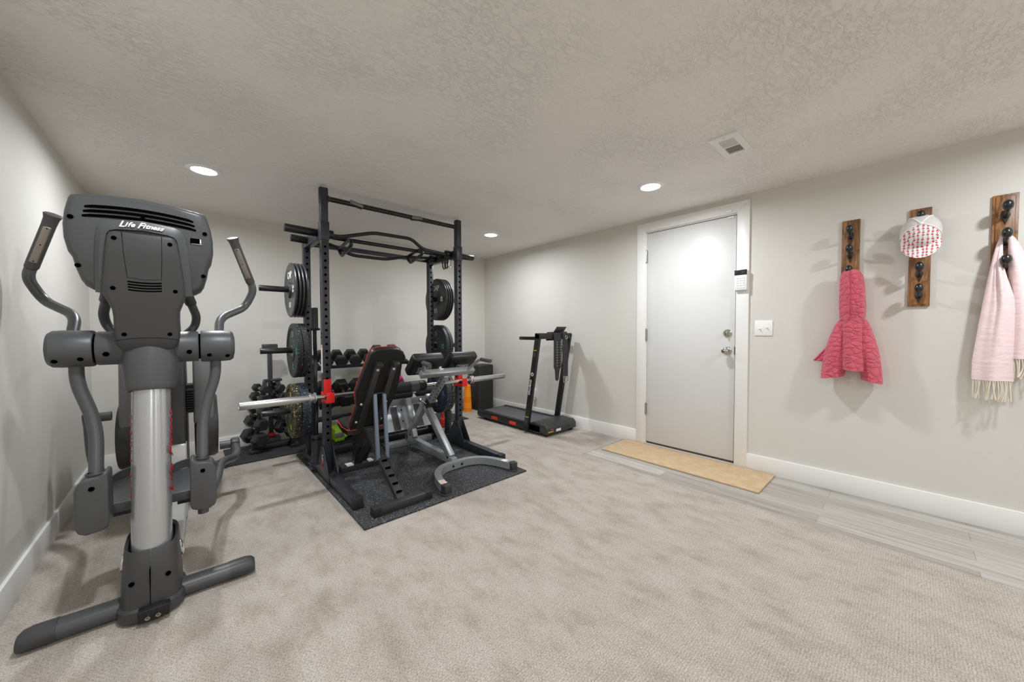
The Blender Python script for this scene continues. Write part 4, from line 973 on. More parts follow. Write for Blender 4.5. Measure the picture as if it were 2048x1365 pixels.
# ------------------------------------------------------------------ hex dumbbells
RUBD = mat('black_rubber', srgb(46, 46, 47), .38, bump=.08, bscale=300, bdist=.0008)
ZINC = mat('zinc_bolt', srgb(205, 205, 205), .35, .5)
KNURL = mat('knurled_chrome', srgb(180, 180, 178), .28, 1.0, bump=.4, bscale=900, bdist=.0006)
PINKR = mat('pink_rubber', srgb(226, 70, 160), .5)
def hexbell(c, ax, r, hl, gap, label, grp, mat_=None, up=(0, 0, 1), parts=True):
    """hex head radius r (across corners), head length hl, handle length gap"""
    c, ax = V(c), V(ax).normalized(); mat_ = mat_ or RUBD
    t = thing('hex_dumbbell', label, 'dumbbell', c, 0, grp)
    u = V(up); u = (u-ax*u.dot(ax)).normalized(); s = ax.cross(u)
    def hexa(d, k): return [c+ax*d+(s*math.cos(PI/3*i)+u*math.sin(PI/3*i))*r*k for i in range(6)]
    for sg in (-1, 1):
        m = MB(); a = sg*gap/2; b = sg*(gap/2+hl)
        m.loft([hexa(a, .80), hexa(a+sg*hl*.14, 1), hexa(b-sg*hl*.16, 1), hexa(b, .82)]); m.build('head', mat_, t, 20)
    m = MB(); m.lathe([(.013, -gap/2-.002), (.0155, -gap/4), (.0165, 0), (.0155, gap/4), (.013, gap/2+.002)], c, ax, 16); m.build('handle', KNURL, t)
    return t
# two-tier rack along the back wall
dr = thing('dumbbell_rack', 'black two-tier dumbbell rack along the back wall behind the rack', 'dumbbell rack', (1.36, 3.95, 0))
ta = math.radians(18)
for z, y0, nm in ((.762, 3.755, 0), (.40, 3.70, 1)):
    tl = ta if nm == 0 else math.radians(32)
    for k in range(2):
        yy = y0+k*.17*math.cos(tl); zz = z+k*.17*math.sin(tl)
        m = MB(); m.bar((.915, yy, zz), (1.835, yy, zz), .045, .006, (0, -math.sin(tl), math.cos(tl)), .001); m.bar((.915, yy-.022 if k == 0 else yy+.022, zz+.0), (1.835, yy-.022 if k == 0 else yy+.022, zz+.0), .005, .034, (0, -math.sin(tl), math.cos(tl)), .001); m.build('shelf_rail', RK, dr)
for x in (.925, 1.825):
    m = MB(); m.bar((x, 4.06, MT+.02), (x, 3.98, .87), .045, .06, (0, 1, 0)); m.build('upright', RK, dr)
    m = MB(); m.b2((x-.025, 3.72, MT+.001), (x+.025, 4.20, MT+.045), .004); m.build('foot_rail', RK, dr)
    for z, y0, tl in ((.762, 3.755, ta), (.40, 3.70, math.radians(32))):
        m = MB(); m.bar((x, y0-.03, z-.012), (x, y0+.34, z-.012+.37*math.tan(tl)), .03, .035, (0, 0, 1), .002); m.build('shelf_arm', RK, dr)
m = MB(); m.bar((.93, 4.05, .20), (1.82, 4.05, .20), .03, .05); m.build('cross_brace', RK, dr)
a1 = V((0, math.cos(ta), math.sin(ta)))
nt_ = ['first', 'second', 'third', 'fourth', 'fifth', 'sixth']
g1 = 'dumbbells on the upper tier'
for i, x in enumerate((.995, 1.130, 1.265, 1.400)):
    hexbell(V((x, 3.835, .838+.0)), a1, .062, .07, .095, nt_[i]+' hex dumbbell from the left on the upper rack tier', g1)
for i, x in enumerate((1.55, 1.715)):
    hexbell(V((x, 3.84, .858)), a1, .075, .085, .10, ['larger hex dumbbell on the upper tier showing above the bench backrest', 'larger hex dumbbell at the right end of the upper rack tier'][i], g1)
a2 = V((0, math.cos(math.radians(32)), math.sin(math.radians(32)))); g1 = 'dumbbells on the lower tier'
for i, x in enumerate((.985, 1.145, 1.305, 1.465, 1.625)):
    hexbell(V((x, 3.755, .50)), a2, .080, .085, .115, nt_[i]+' large hex dumbbell from the left on the lower rack tier', g1)
hexbell(V((1.775, 3.80, .515)), a2, .052, .06, .1, 'pink hex dumbbell at the right end of the lower tier', g1, PINKR)

# ------------------------------------------------------------------ dumbbell tree
tr = thing('dumbbell_tree', 'black dumbbell tree with center pole and top grip by the back wall', 'dumbbell stand', (.59, 4.08, MT))
REDR = mat('red_ring', srgb(214, 34, 30), .4)
m = MB(); m.b2((.571, 4.08, MT+.05), (.607, 4.116, .93), .003); m.build('pole', RK, tr)
m = MB(); m.b2((.562, 4.071, .90), (.616, 4.125, .925), .003); m.build('upper_collar', REDR, tr)
m = MB(); m.b2((.561, 4.070, .105), (.617, 4.126, .135), .003); m.build('lower_collar', REDR, tr)
m = MB(); m.b2((.53, 4.065, .925), (.652, 4.131, .985), .006); m.build('top_grip', FRM, tr)
m = MB(); m.b2((.535, 4.04, MT+.001), (.66, 4.15, .10), .006); m.build('pole_base', FRM, tr)
m = MB(); m.bar((.44, 4.0, MT+.03), (.76, 4.0, MT+.03), .04, .04); m.build('base_bar', FRM, tr)
for sg in (-1, 1):
    m = MB(); m.bar((.59+sg*.045, 4.05, .655), (.59+sg*.155, 3.955, MT+.03), .036, .04, (0, 1, 0)); lg = m.build('leg', RK, tr)
    m = MB(); m.box((.59+sg*.158, 3.94, MT+.017), (.07, .09, .032), None, .006); m.build('foot', FRM, lg)
    m = MB(); m.b2((.59+sg*.02-.03, 4.02, .635), (.59+sg*.055+.03, 4.09, .655), .004); m.build('top_bracket', FRM, tr)
    for k in range(5):
        t = (k+.5)/5; z = .60-(.47)*t; x = .59+sg*(.05+.10*t); y = 4.04-.085*t
        m = MB(); m.bar((x-.03, y+.01, z-.035), (x-.055, y+.10, z-.028), .03, .012); m.build('cradle', FRM, tr)
g1 = 'dumbbells on the tree'
nm_ = ['top', 'second', 'third', 'fourth', 'bottom']
for sd, P_ in (('left', ((.528, .568, .040), (.517, .487, .045), (.508, .375, .049), (.492, .262, .058), (.476, .130, .067))), ('right', ((.655, .570, .040), (.668, .490, .044), (.684, .396, .048), (.706, .290, .054), (.728, .170, .062)))):
    for i, (x, z, r) in enumerate(P_):
        hl = .045+.012*i; gp = .085
        axd = V((-.36, 1, .10)).normalized(); f = V((x, 3.985-.02*i, z))
        hexbell(f+axd*(hl/2+gp/2), axd, r, hl, gp, nm_[i]+' hex dumbbell on the '+sd+' side of the dumbbell tree', g1)

# ------------------------------------------------------------------ step platform under the rack
LIME = mat('lime_plastic', srgb(176, 222, 52), .45); STG = mat('step_grey_plastic', srgb(112, 116, 122), .6)
sp = thing('step_platform', 'lime green and grey aerobic step on the floor under the dumbbell rack', 'step platform', (1.385, 3.95, MT))
x0, x1, zb = 1.075, 1.70, MT+.0015
prof = [(x0, zb), (x0+.088, zb), (x0+.088, zb+.022), (x0+.11, zb+.03), (x0+.135, zb+.05), (x0+.19, zb+.056), (x1-.19, zb+.056), (x1-.135, zb+.05), (x1-.11, zb+.03), (x1-.088, zb+.022), (x1-.088, zb), (x1, zb), (x1, zb+.120), (x1-.06, zb+.125), (x1-.10, zb+.098), (x1-.16, zb+.084), (x0+.16, zb+.084), (x0+.10, zb+.098), (x0+.06, zb+.125), (x0, zb+.120)]
m = MB(); m.prism([(x, 3.80, z) for x, z in prof], (0, .30, 0), .003); m.build('step_body', LIME, sp)
for xa in (x0, x1-.088):
    m = MB(); m.b2((xa+.001, 3.797, zb+.032), (xa+.086, 3.803, zb+.082), .002); m.build('side_panel', STG, sp)
m = MB(); m.b2((x0+.11, 3.815, zb+.083), (x1-.11, 4.09, zb+.094), .003); m.build('step_top', mat('step_black_top', srgb(30, 30, 31), .7), sp)

# ------------------------------------------------------------------ corner box and cones
m = MB(); m.b2((2.985, 3.99, .001), (3.25, 4.235, .632), .022, 4); solo(m, 'foam_block', mat('black_leatherette', srgb(38, 38, 39), .5, bump=.15, bscale=120), 'tall black padded block standing in the far right corner', 'foam block', (3.118, 4.112, 0))
ORG = mat('orange_plastic', srgb(255, 152, 18), .42)
def cone_r(z): return .060-.018*z/.365
prof = [(0, .001), (cone_r(0), .001)]
for g in (.018, .040, .128, .142, .156, .170, .184, .198, .312, .334): prof += [(cone_r(g), g-.004), (cone_r(g)-.009, g), (cone_r(g), g+.004)]
prof += [(cone_r(.36), .360), (cone_r(.365)-.004, .365), (.030, .364), (.030, .30), (0, .30)]
m = MB(); m.lathe(prof, (2.875, 4.10, 0), (0, 0, 1), 36)
solo(m, 'training_cone', ORG, 'tall ribbed orange training cones nested beside the black padded block', 'training cone', (2.875, 4.10, 0), None, 20)
# red kettle handle and small plate by the right rear upright
m = MB(); m.fillet([(2.19, 3.60, .10), (2.16, 3.60, .165), (2.20, 3.60, .185), (2.25, 3.60, .165), (2.22, 3.60, .10)], .012, .025, 12); m.lathe([(0, 0), (.04, 0), (.060, .02), (.068, .055), (.055, .092), (.03, .112), (0, .115)], (2.205, 3.60, .001), (0, 0, 1), 28); solo(m, 'kettlebell', REDR, 'small red kettlebell on the floor under the right weight plates', 'kettlebell', (2.205, 3.60, 0))
m = MB(); m.lathe([(.026, .0), (.075, .0), (.08, .005), (.08, .018), (.075, .023), (.06, .019), (.035, .019), (.032, .023), (.026, .023), (.026, 0)], (2.035, 3.20, .001), (0, 0, 1), 36); solo(m, 'small_weight_plate', mat('grey_enamel', srgb(120, 120, 118), .4, .3), 'small grey weight plate lying beside the right base rail', 'weight plate', (2.035, 3.20, 0))
# ------------------------------------------------------------------ folding treadmill
TB1 = mat('treadmill_black', srgb(32, 32, 33), .38); TBELT = mat('treadmill_belt', srgb(88, 89, 92), .75, bump=.2, bscale=500)
TCOV = mat('treadmill_cover', srgb(52, 52, 52), .45); YEL = mat('yellow_label', srgb(220, 214, 70), .5); REDK = mat('red_foot_grip', srgb(235, 52, 30), .45)
tm = thing('treadmill', 'slim black folding treadmill along the right wall', 'treadmill', (2.975, 3.1, 0))
tx0, tx1, ty0, ty1 = 2.735, 3.215, 2.49, 3.69
for x in (tx0, tx1-.05):
    m = MB(); m.prism([(x, ty0+.10, .022), (x, ty1-.03, .028), (x, ty1, .05), (x, ty1, .095), (x, ty1-.02, .108), (x, ty0+.10, .112)], (.05, 0, 0), .006, 3); m.build('side_rail', TB1, tm)
m = MB(); m.b2((tx0+.048, ty0+.2, .04), (tx1-.048, ty1-.02, .100), .004); m.build('running_belt', TBELT, tm)
m = MB(); m.cyl((tx0+.05, ty1-.035, .068), (tx1-.05, ty1-.035, .068), .034, n=20); m.build('rear_roller', TB1, tm)
m = MB(); m.prism([(tx0, ty0, .03), (tx0, ty0, .095), (tx0, ty0+.035, .128), (tx0, ty0+.20, .132), (tx0, ty0+.27, .110), (tx0, ty0+.30, .105), (tx0, ty0+.30, .03)], (tx1-tx0, 0, 0), .010, 3); hd = m.build('motor_cover', TCOV, tm)
m = MB(); m.b2((2.752, ty0-.002, .052), (2.83, ty0+.004, .059)); m.build('yellow_label', mat('amber_label', srgb(226, 180, 60), .5), hd)
m = MB(); m.b2((2.80, ty0-.002, .072), (2.83, ty0+.004, .080)); m.build('red_switch', REDK, hd)
m = MB(); m.b2((2.875, ty0-.002, .045), (2.95, ty0+.004, .072)); m.build('rating_label', LBLW, hd)
for x in (3.05, 3.09):
    m = MB(); m.disc((x, ty0-.0008, .068), (0, -1, 0), .006, 10); m.build('vent_hole', HOLE, hd)
for x in (tx0+.04, tx1-.04):
    m = MB(); m.cyl((x-.018, ty0+.05, .0235), (x+.018, ty0+.05, .0235), .023, n=18); m.build('transport_wheel', BLACKPL, tm)
    m = MB(); m.cyl((x, ty1-.12, 0.0008), (x, ty1-.12, .03), .02, n=14); m.build('rubber_foot', BLACKPL, tm)
for y in (3.345, 3.02):
    m = MB(); m.b2((tx0-.004, y-.055, .040), (tx0+.01, y+.055, .078), .008, 3); m.build('foot_grip', REDK, tm)
for x, sg in ((2.727, -1), (3.222, 1)):
    a, b_ = V((x, 2.785, .055)), V((x, 2.605 if sg < 0 else 2.60, 1.075))
    m = MB(); m.bar(a, b_, .034, .064, (0, -1, 0), .004); up_ = m.build('upright', TB1, tm)
    dd = (b_-a).normalized()
    if sg < 0:
        nrm = V((-1, 0, 0)); pp = lambda t, o=0: a+dd*t+V((-.0175-o, 0, 0))
        m = MB(); side = dd.cross(nrm)
        m.text('overrun', .052, TM(pp(.455)+V((0, .006, 0)), -dd, V((0, -1, 0)) if False else (-dd).cross(nrm)*-1), .0004, 0, 1.0, .0008)
        m.build('brand_lettering', LOGOW, up_)
        m = MB(); c = pp(.60); m.lathe([(0, .0004), (.020, .0004), (.020, 0)], c, nrm, 24); m.build('brand_emblem', LOGOW, up_)
        m = MB(); c = pp(.60, .0006); m.lathe([(.004, 0), (.013, 0)], c, nrm, 6); m.build('emblem_center', TB1, up_)
        for t, w, c in ((.86, .04, YEL), (.125, .05, YEL)):
            m = MB(); m.bar(pp(t)+V((0, -w/2, 0)), pp(t)+V((0, w/2, 0)), .001, .008, (0, 0, 1), 0); m.build('label_stripe', c, up_)
        for t in (.815, .08):
            m = MB(); m.bar(pp(t)+V((0, -.012, 0)), pp(t)+V((0, .014, 0)), .001, .045, (0, 0, 1), 0); m.build('safety_label', mat('olive_label', srgb(70, 72, 44), .6), up_)
        m = MB(); m.cyl((x-.022, 2.785, .055), (x+.01, 2.785, .055), .034, n=24, bev=.004); m.cyl((x-.03, 2.785, .055), (x-.02, 2.785, .055), .02, n=6); m.build('fold_knob', BLACKPL, up_)
m = MB(); m.b2((2.71, 2.575, 1.02), (3.24, 2.645, 1.082), .006); cb = m.build('console_bar', TB1, tm)
m = MB(); m.bar((3.03, 2.60, 1.085), (3.03, 2.545, 1.15), .16, .006, (0, .75, .65), .002); m.box((2.955, 2.612, 1.088), (.05, .03, .014), None, .003); m.build('tablet_holder', TCOV, cb)
m = MB(); m.b2((2.95, 2.573, 1.008), (3.0, 2.60, 1.022), .002); m.build('display_edge', BLACKPL, cb)
for x in (2.728, 3.222):
    m = MB(); m.box((x, 2.755, 1.028), (.034, .26, .036), None, .006); m.build('handrail', TB1, tm)
# lifting belt over the console bar
LEA = mat('black_suede', srgb(46, 46, 48), .7, bump=.2, bscale=250); LEAP = mat('pale_edge', srgb(196, 168, 176), .7); STEELP = mat('steel_prong', srgb(200, 200, 198), .25, 1.0)
lb = thing('lifting_belt', 'black leather lifting belt with two rows of eyelets over the treadmill bar', 'lifting belt', (3.06, 2.6, 1.09))
def drape(x0, x1, pts, th=.009):
    return pts
def beltstrip(pts, xs, th=.010):
    m = MB(); R = []
    P = [V((0, a, b)) for a, b in pts]
    for i, p in enumerate(P):
        t = (P[min(i+1, len(P)-1)]-P[max(i-1, 0)]).normalized(); n = V((0, -t.z, t.y))
        xa, xb = xs[i]
        R.append([V((xa, p.y, p.z)), V((xb, p.y, p.z)), V((xb, p.y, p.z))+n*th, V((xa, p.y, p.z))+n*th])
    m.loft(R); return m
front = [(2.650, 1.086), (2.610, 1.0875), (2.575, 1.086), (2.563, 1.075), (2.558, 1.04), (2.556, .95), (2.556, .85), (2.557, .76), (2.560, .715), (2.563, .68), (2.565, .62), (2.566, .585), (2.567, .565)]
w0, w1 = 2.922, 3.042; cxb = (w0+w1)/2
xs = [(w0, w1)]*8+[(w0+.002, w1-.002), (cxb-.035, cxb+.035), (cxb-.026, cxb+.026), (cxb-.024, cxb+.024), (cxb-.012, cxb+.012)]
beltstrip(front, xs).build('belt_tongue', LEA, lb)
back = [(2.650, 1.086), (2.662, 1.078), (2.666, 1.05), (2.668, 1.0)]
beltstrip(back, [(w0, w1)]*4).build('belt_back', LEA, lb)
buck = [(2.655, 1.099), (2.61, 1.0995), (2.567, 1.098), (2.552, 1.08), (2.546, 1.03), (2.544, .85), (2.544, .66), (2.545, .60)]
beltstrip(buck, [(3.050, 3.135)]*8).build('buckle_strap', LEA, lb)
m = MB()
for r_ in (-.030, .030):
    for k in range(10): m.lathe([(.007, 0), (.007, .002), (.003, .002)], (cxb+r_, 2.5465-.0005, .985-k*.028), (0, -1, 0), 10)
m.build('eyelet_rows', STEELP, lb)
m = MB(); m.fillet([(3.052, 2.540, .61), (3.052, 2.538, .54), (3.132, 2.538, .54), (3.132, 2.540, .61)], .004, .01, 8); m.cyl((3.052, 2.54, .605), (3.132, 2.54, .605), .004, n=8)
for x in (3.075, 3.11): m.cyl((x, 2.54, .605), (x, 2.536, .545), .003, n=8)
m.build('buckle', STEELP, lb)
m = MB(); m.tube([(3.095+.018*math.cos(2*PI*k/20), 2.538, 1.035+.018*math.sin(2*PI*k/20)) for k in range(20)], .0035, 8, closed=True); m.build('snap_ring', STEELP, lb)
# wall adapter
t = thing('wall_adapter', 'white power adapter plugged in low on the right wall by the treadmill', 'power adapter', (XR, 3.24, .30))
m = MB(); m.box((XR-.005, 3.225, .30), (.01, .075, .118), None, .003); m.build('outlet_plate', WHITE_PL, t)
m = MB(); m.box((XR-.03, 3.222, .32), (.05, .066, .112), None, .012, 3); m.build('adapter_body', WHITE_PL, t)
m = MB(); m.box((XR-.02, 3.222, .245), (.032, .028, .026), None, .006); m.fillet([(XR-.022, 3.222, .24), (XR-.022, 3.225, .18), (XR-.03, 3.235, .135), (XR-.03, 3.23, .02)], .0035, .03, 8); m.build('plug', WHITE_PL, t)

# ------------------------------------------------------------------ door mat
def coir():
    m, nt, b = _new('jute_mat'); b.inputs['Roughness'].default_value = .95; b.inputs['Specular IOR Level'].default_value = .1
    tc = nt.nodes.new('ShaderNodeTexCoord')
    w = nt.nodes.new('ShaderNodeTexWave'); w.wave_type = 'BANDS'; w.bands_direction = 'Y'; w.inputs['Scale'].default_value = 42; w.inputs['Distortion'].default_value = .6; w.inputs['Detail'].default_value = 2; w.inputs['Detail Scale'].default_value = 3
    nt.links.new(tc.outputs['Object'], w.inputs['Vector'])
    n = nt.nodes.new('ShaderNodeTexNoise'); n.inputs['Scale'].default_value = 14; n.inputs['Detail'].default_value = 6; nt.links.new(tc.outputs['Object'], n.inputs['Vector'])
    r = ramp(nt, [(.3, srgb(196, 168, 134)), (.7, srgb(210, 184, 152))]); nt.links.new(n.outputs['Fac'], r.inputs['Fac']); nt.links.new(r.outputs['Color'], b.inputs['Base Color'])
    bp = nt.nodes.new('ShaderNodeBump'); bp.inputs['Strength'].default_value = .5; bp.inputs['Distance'].default_value = .003
    nt.links.new(w.outputs['Fac'], bp.inputs['Height']); nt.links.new(bp.outputs['Normal'], b.inputs['Normal']); return m
m = MB(); m.b2((2.852, .672, -.0025), (3.287, 1.915, .010), .004); solo(m, 'door_mat', coir(), 'long tan jute mat on the floor in front of the white door', 'door mat', (3.07, 1.295, 0))

# ------------------------------------------------------------------ hook boards
def stained():
    m, nt, b = _new('stained_pine'); b.inputs['Roughness'].default_value = .42
    tc = nt.nodes.new('ShaderNodeTexCoord')
    mp = nt.nodes.new('ShaderNodeMapping'); mp.inputs['Scale'].default_value = (6, 6, .8); nt.links.new(tc.outputs['Object'], mp.inputs['Vector'])
    n = nt.nodes.new('ShaderNodeTexNoise'); n.inputs['Scale'].default_value = 5; n.inputs['Detail'].default_value = 6; n.inputs['Distortion'].default_value = 1.2; nt.links.new(mp.outputs['Vector'], n.inputs['Vector'])
    r = ramp(nt, [(.28, srgb(70, 44, 26)), (.45, srgb(122, 82, 48)), (.58, srgb(164, 116, 70)), (.75, srgb(108, 72, 42))]); nt.links.new(n.outputs['Fac'], r.inputs['Fac'])
    k = nt.nodes.new('ShaderNodeTexNoise'); k.inputs['Scale'].default_value = 16; k.inputs['Detail'].default_value = 2; nt.links.new(tc.outputs['Object'], k.inputs['Vector'])
    r2 = ramp(nt, [(.28, (.16, .13, .11, 1)), (.38, (1, 1, 1, 1))]); nt.links.new(k.outputs['Fac'], r2.inputs['Fac'])
    mu = nt.nodes.new('ShaderNodeMix'); mu.data_type = 'RGBA'; mu.blend_type = 'MULTIPLY'; mu.inputs[0].default_value = .85
    nt.links.new(r.outputs['Color'], mu.inputs[6]); nt.links.new(r2.outputs['Color'], mu.inputs[7]); nt.links.new(mu.outputs[2], b.inputs['Base Color']); return m
WOOD = stained(); HOOKM = mat('black_iron_hook', srgb(18, 18, 19), .28, bump=.25, bscale=60, bdist=.002, spec=.7)
XB = XR-.020
def hookboard(yc, label, zs, w=.089, z0=1.247, z1=1.836):
    t = thing('hook_board', label, 'coat hooks', (XR, yc, 1.54), 0, 'hook boards on the right wall')
    m = MB(); m.b2((XB+.006, yc-w/2, z0), (XR, yc+w/2, z1), .002); m.b2((XB, yc-w/2+.010, z0+.010), (XB+.010, yc+w/2-.010, z1-.010), .005); m.build('board', WOOD, t)
    for z in zs:
        h = MB()
        h.prism([(XB+.001, yc-.012, z-.01), (XB+.001, yc-.017, z-.035), (XB+.001, yc-.010, z-.055), (XB+.001, yc, z-.085), (XB+.001, yc+.010, z-.055), (XB+.001, yc+.017, z-.035), (XB+.001, yc+.012, z-.01)], (-.006, 0, 0), .002)
        h.tube([(XB-.002, yc, z-.045), (XB-.022, yc, z-.040), (XB-.052, yc, z-.030), (XB-.072, yc, z-.010)], [.010, .009, .008, .010], 12, sub=4)
        h.ball((XB-.074, yc, z+.003), .0255, (1.0, .78, 1.12), 22); h.build('hook', HOOKM, t)
    return t
hookboard(.281, 'stained wooden hook board holding the pink quilted jacket', (1.760, 1.634, 1.498, 1.365))
hookboard(-.026, 'stained wooden hook board holding the white cap', (1.778, 1.625, 1.476, 1.349))
hookboard(-.329, 'stained wooden hook board holding the pale pink scarf', (1.757, 1.612, 1.473), .086)

# ------------------------------------------------------------------ quilted jacket
def quilt():
    m, nt, b = _new('coral_quilted_cotton'); b.inputs['Roughness'].default_value = .85; b.inputs['Base Color'].default_value = srgb(208, 88, 107); b.inputs['Sheen Weight'].default_value = .25
    tc = nt.nodes.new('ShaderNodeTexCoord')
    n = nt.nodes.new('ShaderNodeTexNoise'); n.inputs['Scale'].default_value = 26; nt.links.new(tc.outputs['Object'], n.inputs['Vector'])
    mx = nt.nodes.new('ShaderNodeMix'); mx.data_type = 'VECTOR'; mx.inputs[0].default_value = .03; nt.links.new(tc.outputs['Object'], mx.inputs[4]); nt.links.new(n.outputs['Color'], mx.inputs[5])
    mp = nt.nodes.new('ShaderNodeMapping'); mp.inputs['Scale'].default_value = (1, 1, 1.5); nt.links.new(mx.outputs[1], mp.inputs['Vector'])
    v = nt.nodes.new('ShaderNodeTexVoronoi'); v.feature = 'DISTANCE_TO_EDGE'; v.inputs['Scale'].default_value = 21; nt.links.new(mp.outputs['Vector'], v.inputs['Vector'])
    r = ramp(nt, [(0, (0, 0, 0, 1)), (.12, (.6, .6, .6, 1)), (.4, (1, 1, 1, 1))]); nt.links.new(v.outputs['Distance'], r.inputs['Fac'])
    n2 = nt.nodes.new('ShaderNodeTexNoise'); n2.inputs['Scale'].default_value = 38; n2.inputs['Detail'].default_value = 4; nt.links.new(tc.outputs['Object'], n2.inputs['Vector'])
    ad = nt.nodes.new('ShaderNodeMath'); ad.operation = 'MULTIPLY_ADD'; ad.inputs[1].default_value = .5; nt.links.new(n2.outputs['Fac'], ad.inputs[0]); nt.links.new(r.outputs['Color'], ad.inputs[2])
    bp = nt.nodes.new('ShaderNodeBump'); bp.inputs['Strength'].default_value = .85; bp.inputs['Distance'].default_value = .0085; nt.links.new(ad.outputs[0], bp.inputs['Height']); nt.links.new(bp.outputs['Normal'], b.inputs['Normal']); return m
QU = quilt(); QUIN = mat('coral_knit_edge', srgb(196, 70, 96), .9)
jk = thing('quilted_jacket', 'coral pink quilted child jacket hanging by its hood', 'jacket', (XR-.09, .27, 1.5))
rndj = random.Random(5)
def jring(cx, cy_, z, hx_, hy, folds=0, amp=0.0, ph=0.0, n=48, tl=0.0):
    out = []
    for k in range(n):
        a = 2*PI*k/n; r = 1+amp*math.cos(folds*a+ph)
        out.append((cx+hx_*math.cos(a)*r, cy_+hy*math.sin(a)*r, z+tl*math.sin(a)))
    return out
XC = XR-.082
m = MB()
R = []
for z, hx_, hy, cx, cyj, amp in ((1.502, .012, .012, XC+.0, .272, 0), (1.496, .028, .030, XC, .272, .0), (1.482, .044, .044, XC, .270, .02), (1.455, .056, .055, XC, .267, .03), (1.40, .062, .060, XC, .264, .035), (1.33, .066, .062, XC, .262, .04), (1.26, .066, .064, XC, .260, .05), (1.20, .060, .062, XC, .259, .05), (1.172, .055, .060, XC, .259, .03)):
    R.append(jring(cx, cyj, z, hx_, hy, 6, amp, 1.0))
m.loft(R); hood = m.build('hood', QU, jk, 60)
m = MB(); pts = [(XC-.0125-.0, .272, 1.499), (XC-.046, .270, 1.482), (XC-.0585, .267, 1.455), (XC-.0645, .264, 1.40), (XC-.069, .262, 1.33), (XC-.0695, .260, 1.26), (XC-.063, .259, 1.19)]
m.tube(pts, .0022, 6, sub=4); m.build('hood_seam', QUIN, hood)
m = MB(); R = []
for t in [k/12 for k in range(13)]:
    z = 1.182-.338*t; hy = .058+.018*t; hx_ = .056+.012*t
    R.append(jring(XC+.002, .258-.010*t, z, hx_, hy, 3, .05+.13*t, 2.9, tl=.004*t))
m.loft(R); m.build('jacket_body', QU, jk, 60)
for sd, y1, w1, zb in ((1, .352, .062, .788), (-1, .163, .052, .776)):
    m = MB(); R = []
    for t in [k/14 for k in range(15)]:
        s_ = t**1.0
        yc = .259+sd*.035+(y1-.259-sd*.035)*min(1, t*1.05)**.68; z = 1.172+(zb-1.172)*t
        hy = .030+(w1-.032)*min(1, t*1.9)**.7; hx_ = .036+.022*min(1, t*2)
        R.append(jring(XC+.012, yc, z, hx_, hy, 5, .035+.02*t, 1.3*sd+5*t, tl=-sd*.012*t))
    m.loft(R); slv = m.build('sleeve', QU, jk, 60)
m = MB(); m.grid(lambda u, v: (XR-.035-.02*math.sin(u*3), .34+.09*u*v+.03*v, 1.05-.165*v+.01*u), 8, 10, .012); fl = m.build('front_flap', QU, jk, 60)
m = MB(); m.tube([(XR-.052, .355, 1.04), (XR-.05, .40, .965), (XR-.048, .452, .892)], .003, 6, sub=4); m.build('zipper', QUIN, fl)

# ------------------------------------------------------------------ cap
def fruit():
    m, nt, b = _new('fruit_print_cotton'); b.inputs['Roughness'].default_value = .85
    tc = nt.nodes.new('ShaderNodeTexCoord'); cur = None
    for i, (c, th, off) in enumerate(((srgb(222, 84, 116), .36, 0), (srgb(120, 160, 142), .22, .0105))):
        mp = nt.nodes.new('ShaderNodeMapping'); mp.inputs['Location'].default_value = (0, 0, -off); nt.links.new(tc.outputs['Object'], mp.inputs['Vector'])
        sp_ = nt.nodes.new('ShaderNodeSeparateXYZ'); nt.links.new(mp.outputs['Vector'], sp_.inputs[0])
        cb_ = nt.nodes.new('ShaderNodeCombineXYZ'); nt.links.new(sp_.outputs[1], cb_.inputs[0]); nt.links.new(sp_.outputs[2], cb_.inputs[1])
        v = nt.nodes.new('ShaderNodeTexVoronoi'); v.voronoi_dimensions = '2D'; v.inputs['Scale'].default_value = 54; v.inputs['Randomness'].default_value = .35; nt.links.new(cb_.outputs[0], v.inputs['Vector'])
        lt = nt.nodes.new('ShaderNodeMath'); lt.operation = 'LESS_THAN'; lt.inputs[1].default_value = th*.8; nt.links.new(v.outputs['Distance'], lt.inputs[0])
        mx = nt.nodes.new('ShaderNodeMix'); mx.data_type = 'RGBA'
        if cur is None: mx.inputs[6].default_value = srgb(238, 236, 232)
        else: nt.links.new(cur, mx.inputs[6])
        mx.inputs[7].default_value = c; nt.links.new(lt.outputs[0], mx.inputs[0]); cur = mx.outputs[2]
    nt.links.new(cur, b.inputs['Base Color']); return m
FRU = fruit(); MESHW = mat('white_mesh_cloth', srgb(214, 209, 206), .9, bump=.5, bscale=420); BANDW = mat('white_binding', srgb(242, 241, 238), .8)
hat = thing('cap', 'small white cap with pink fruit print hanging on the middle hook board', 'cap', (XR-.10, -.02, 1.7))
# dome: axis points out from the wall and up; button near the top, print on the lower front
HC = V((XR-.070, -.026, 1.684)); hw = .083
ax_ = V((-.93, 0, .36)).normalized(); ay_ = V((0, 1, 0)); az_ = ax_.cross(ay_)*-1
if az_.z > 0: pass
az_ = ay_.cross(ax_); 
if az_.z > 0: az_ = -az_                                         # az_ points down/out: the peak side
def dome(th, ph, k=1.0):                                         # th from the button, ph round the head, 0 at the peak
    r = math.sin(th); h = math.cos(th)
    return HC+(ay_*math.sin(ph)*hw*r*1.02+az_*math.cos(ph)*hw*1.22*r+ax_*h*.092)*k
def patch(p0, p1, n, mat_, nm, par, t1=PI/2):
    m = MB(); m.grid(lambda u, v: dome(.02+(t1-.02)*v, p0+(p1-p0)*u), n, 14, .002); return m.build(nm, mat_, par, 70)
crown = patch(-1.25, 1.25, 20, FRU, 'front_panel', hat)
patch(1.25, 2*PI-1.25, 26, MESHW, 'mesh_back', hat, PI/2*.99)
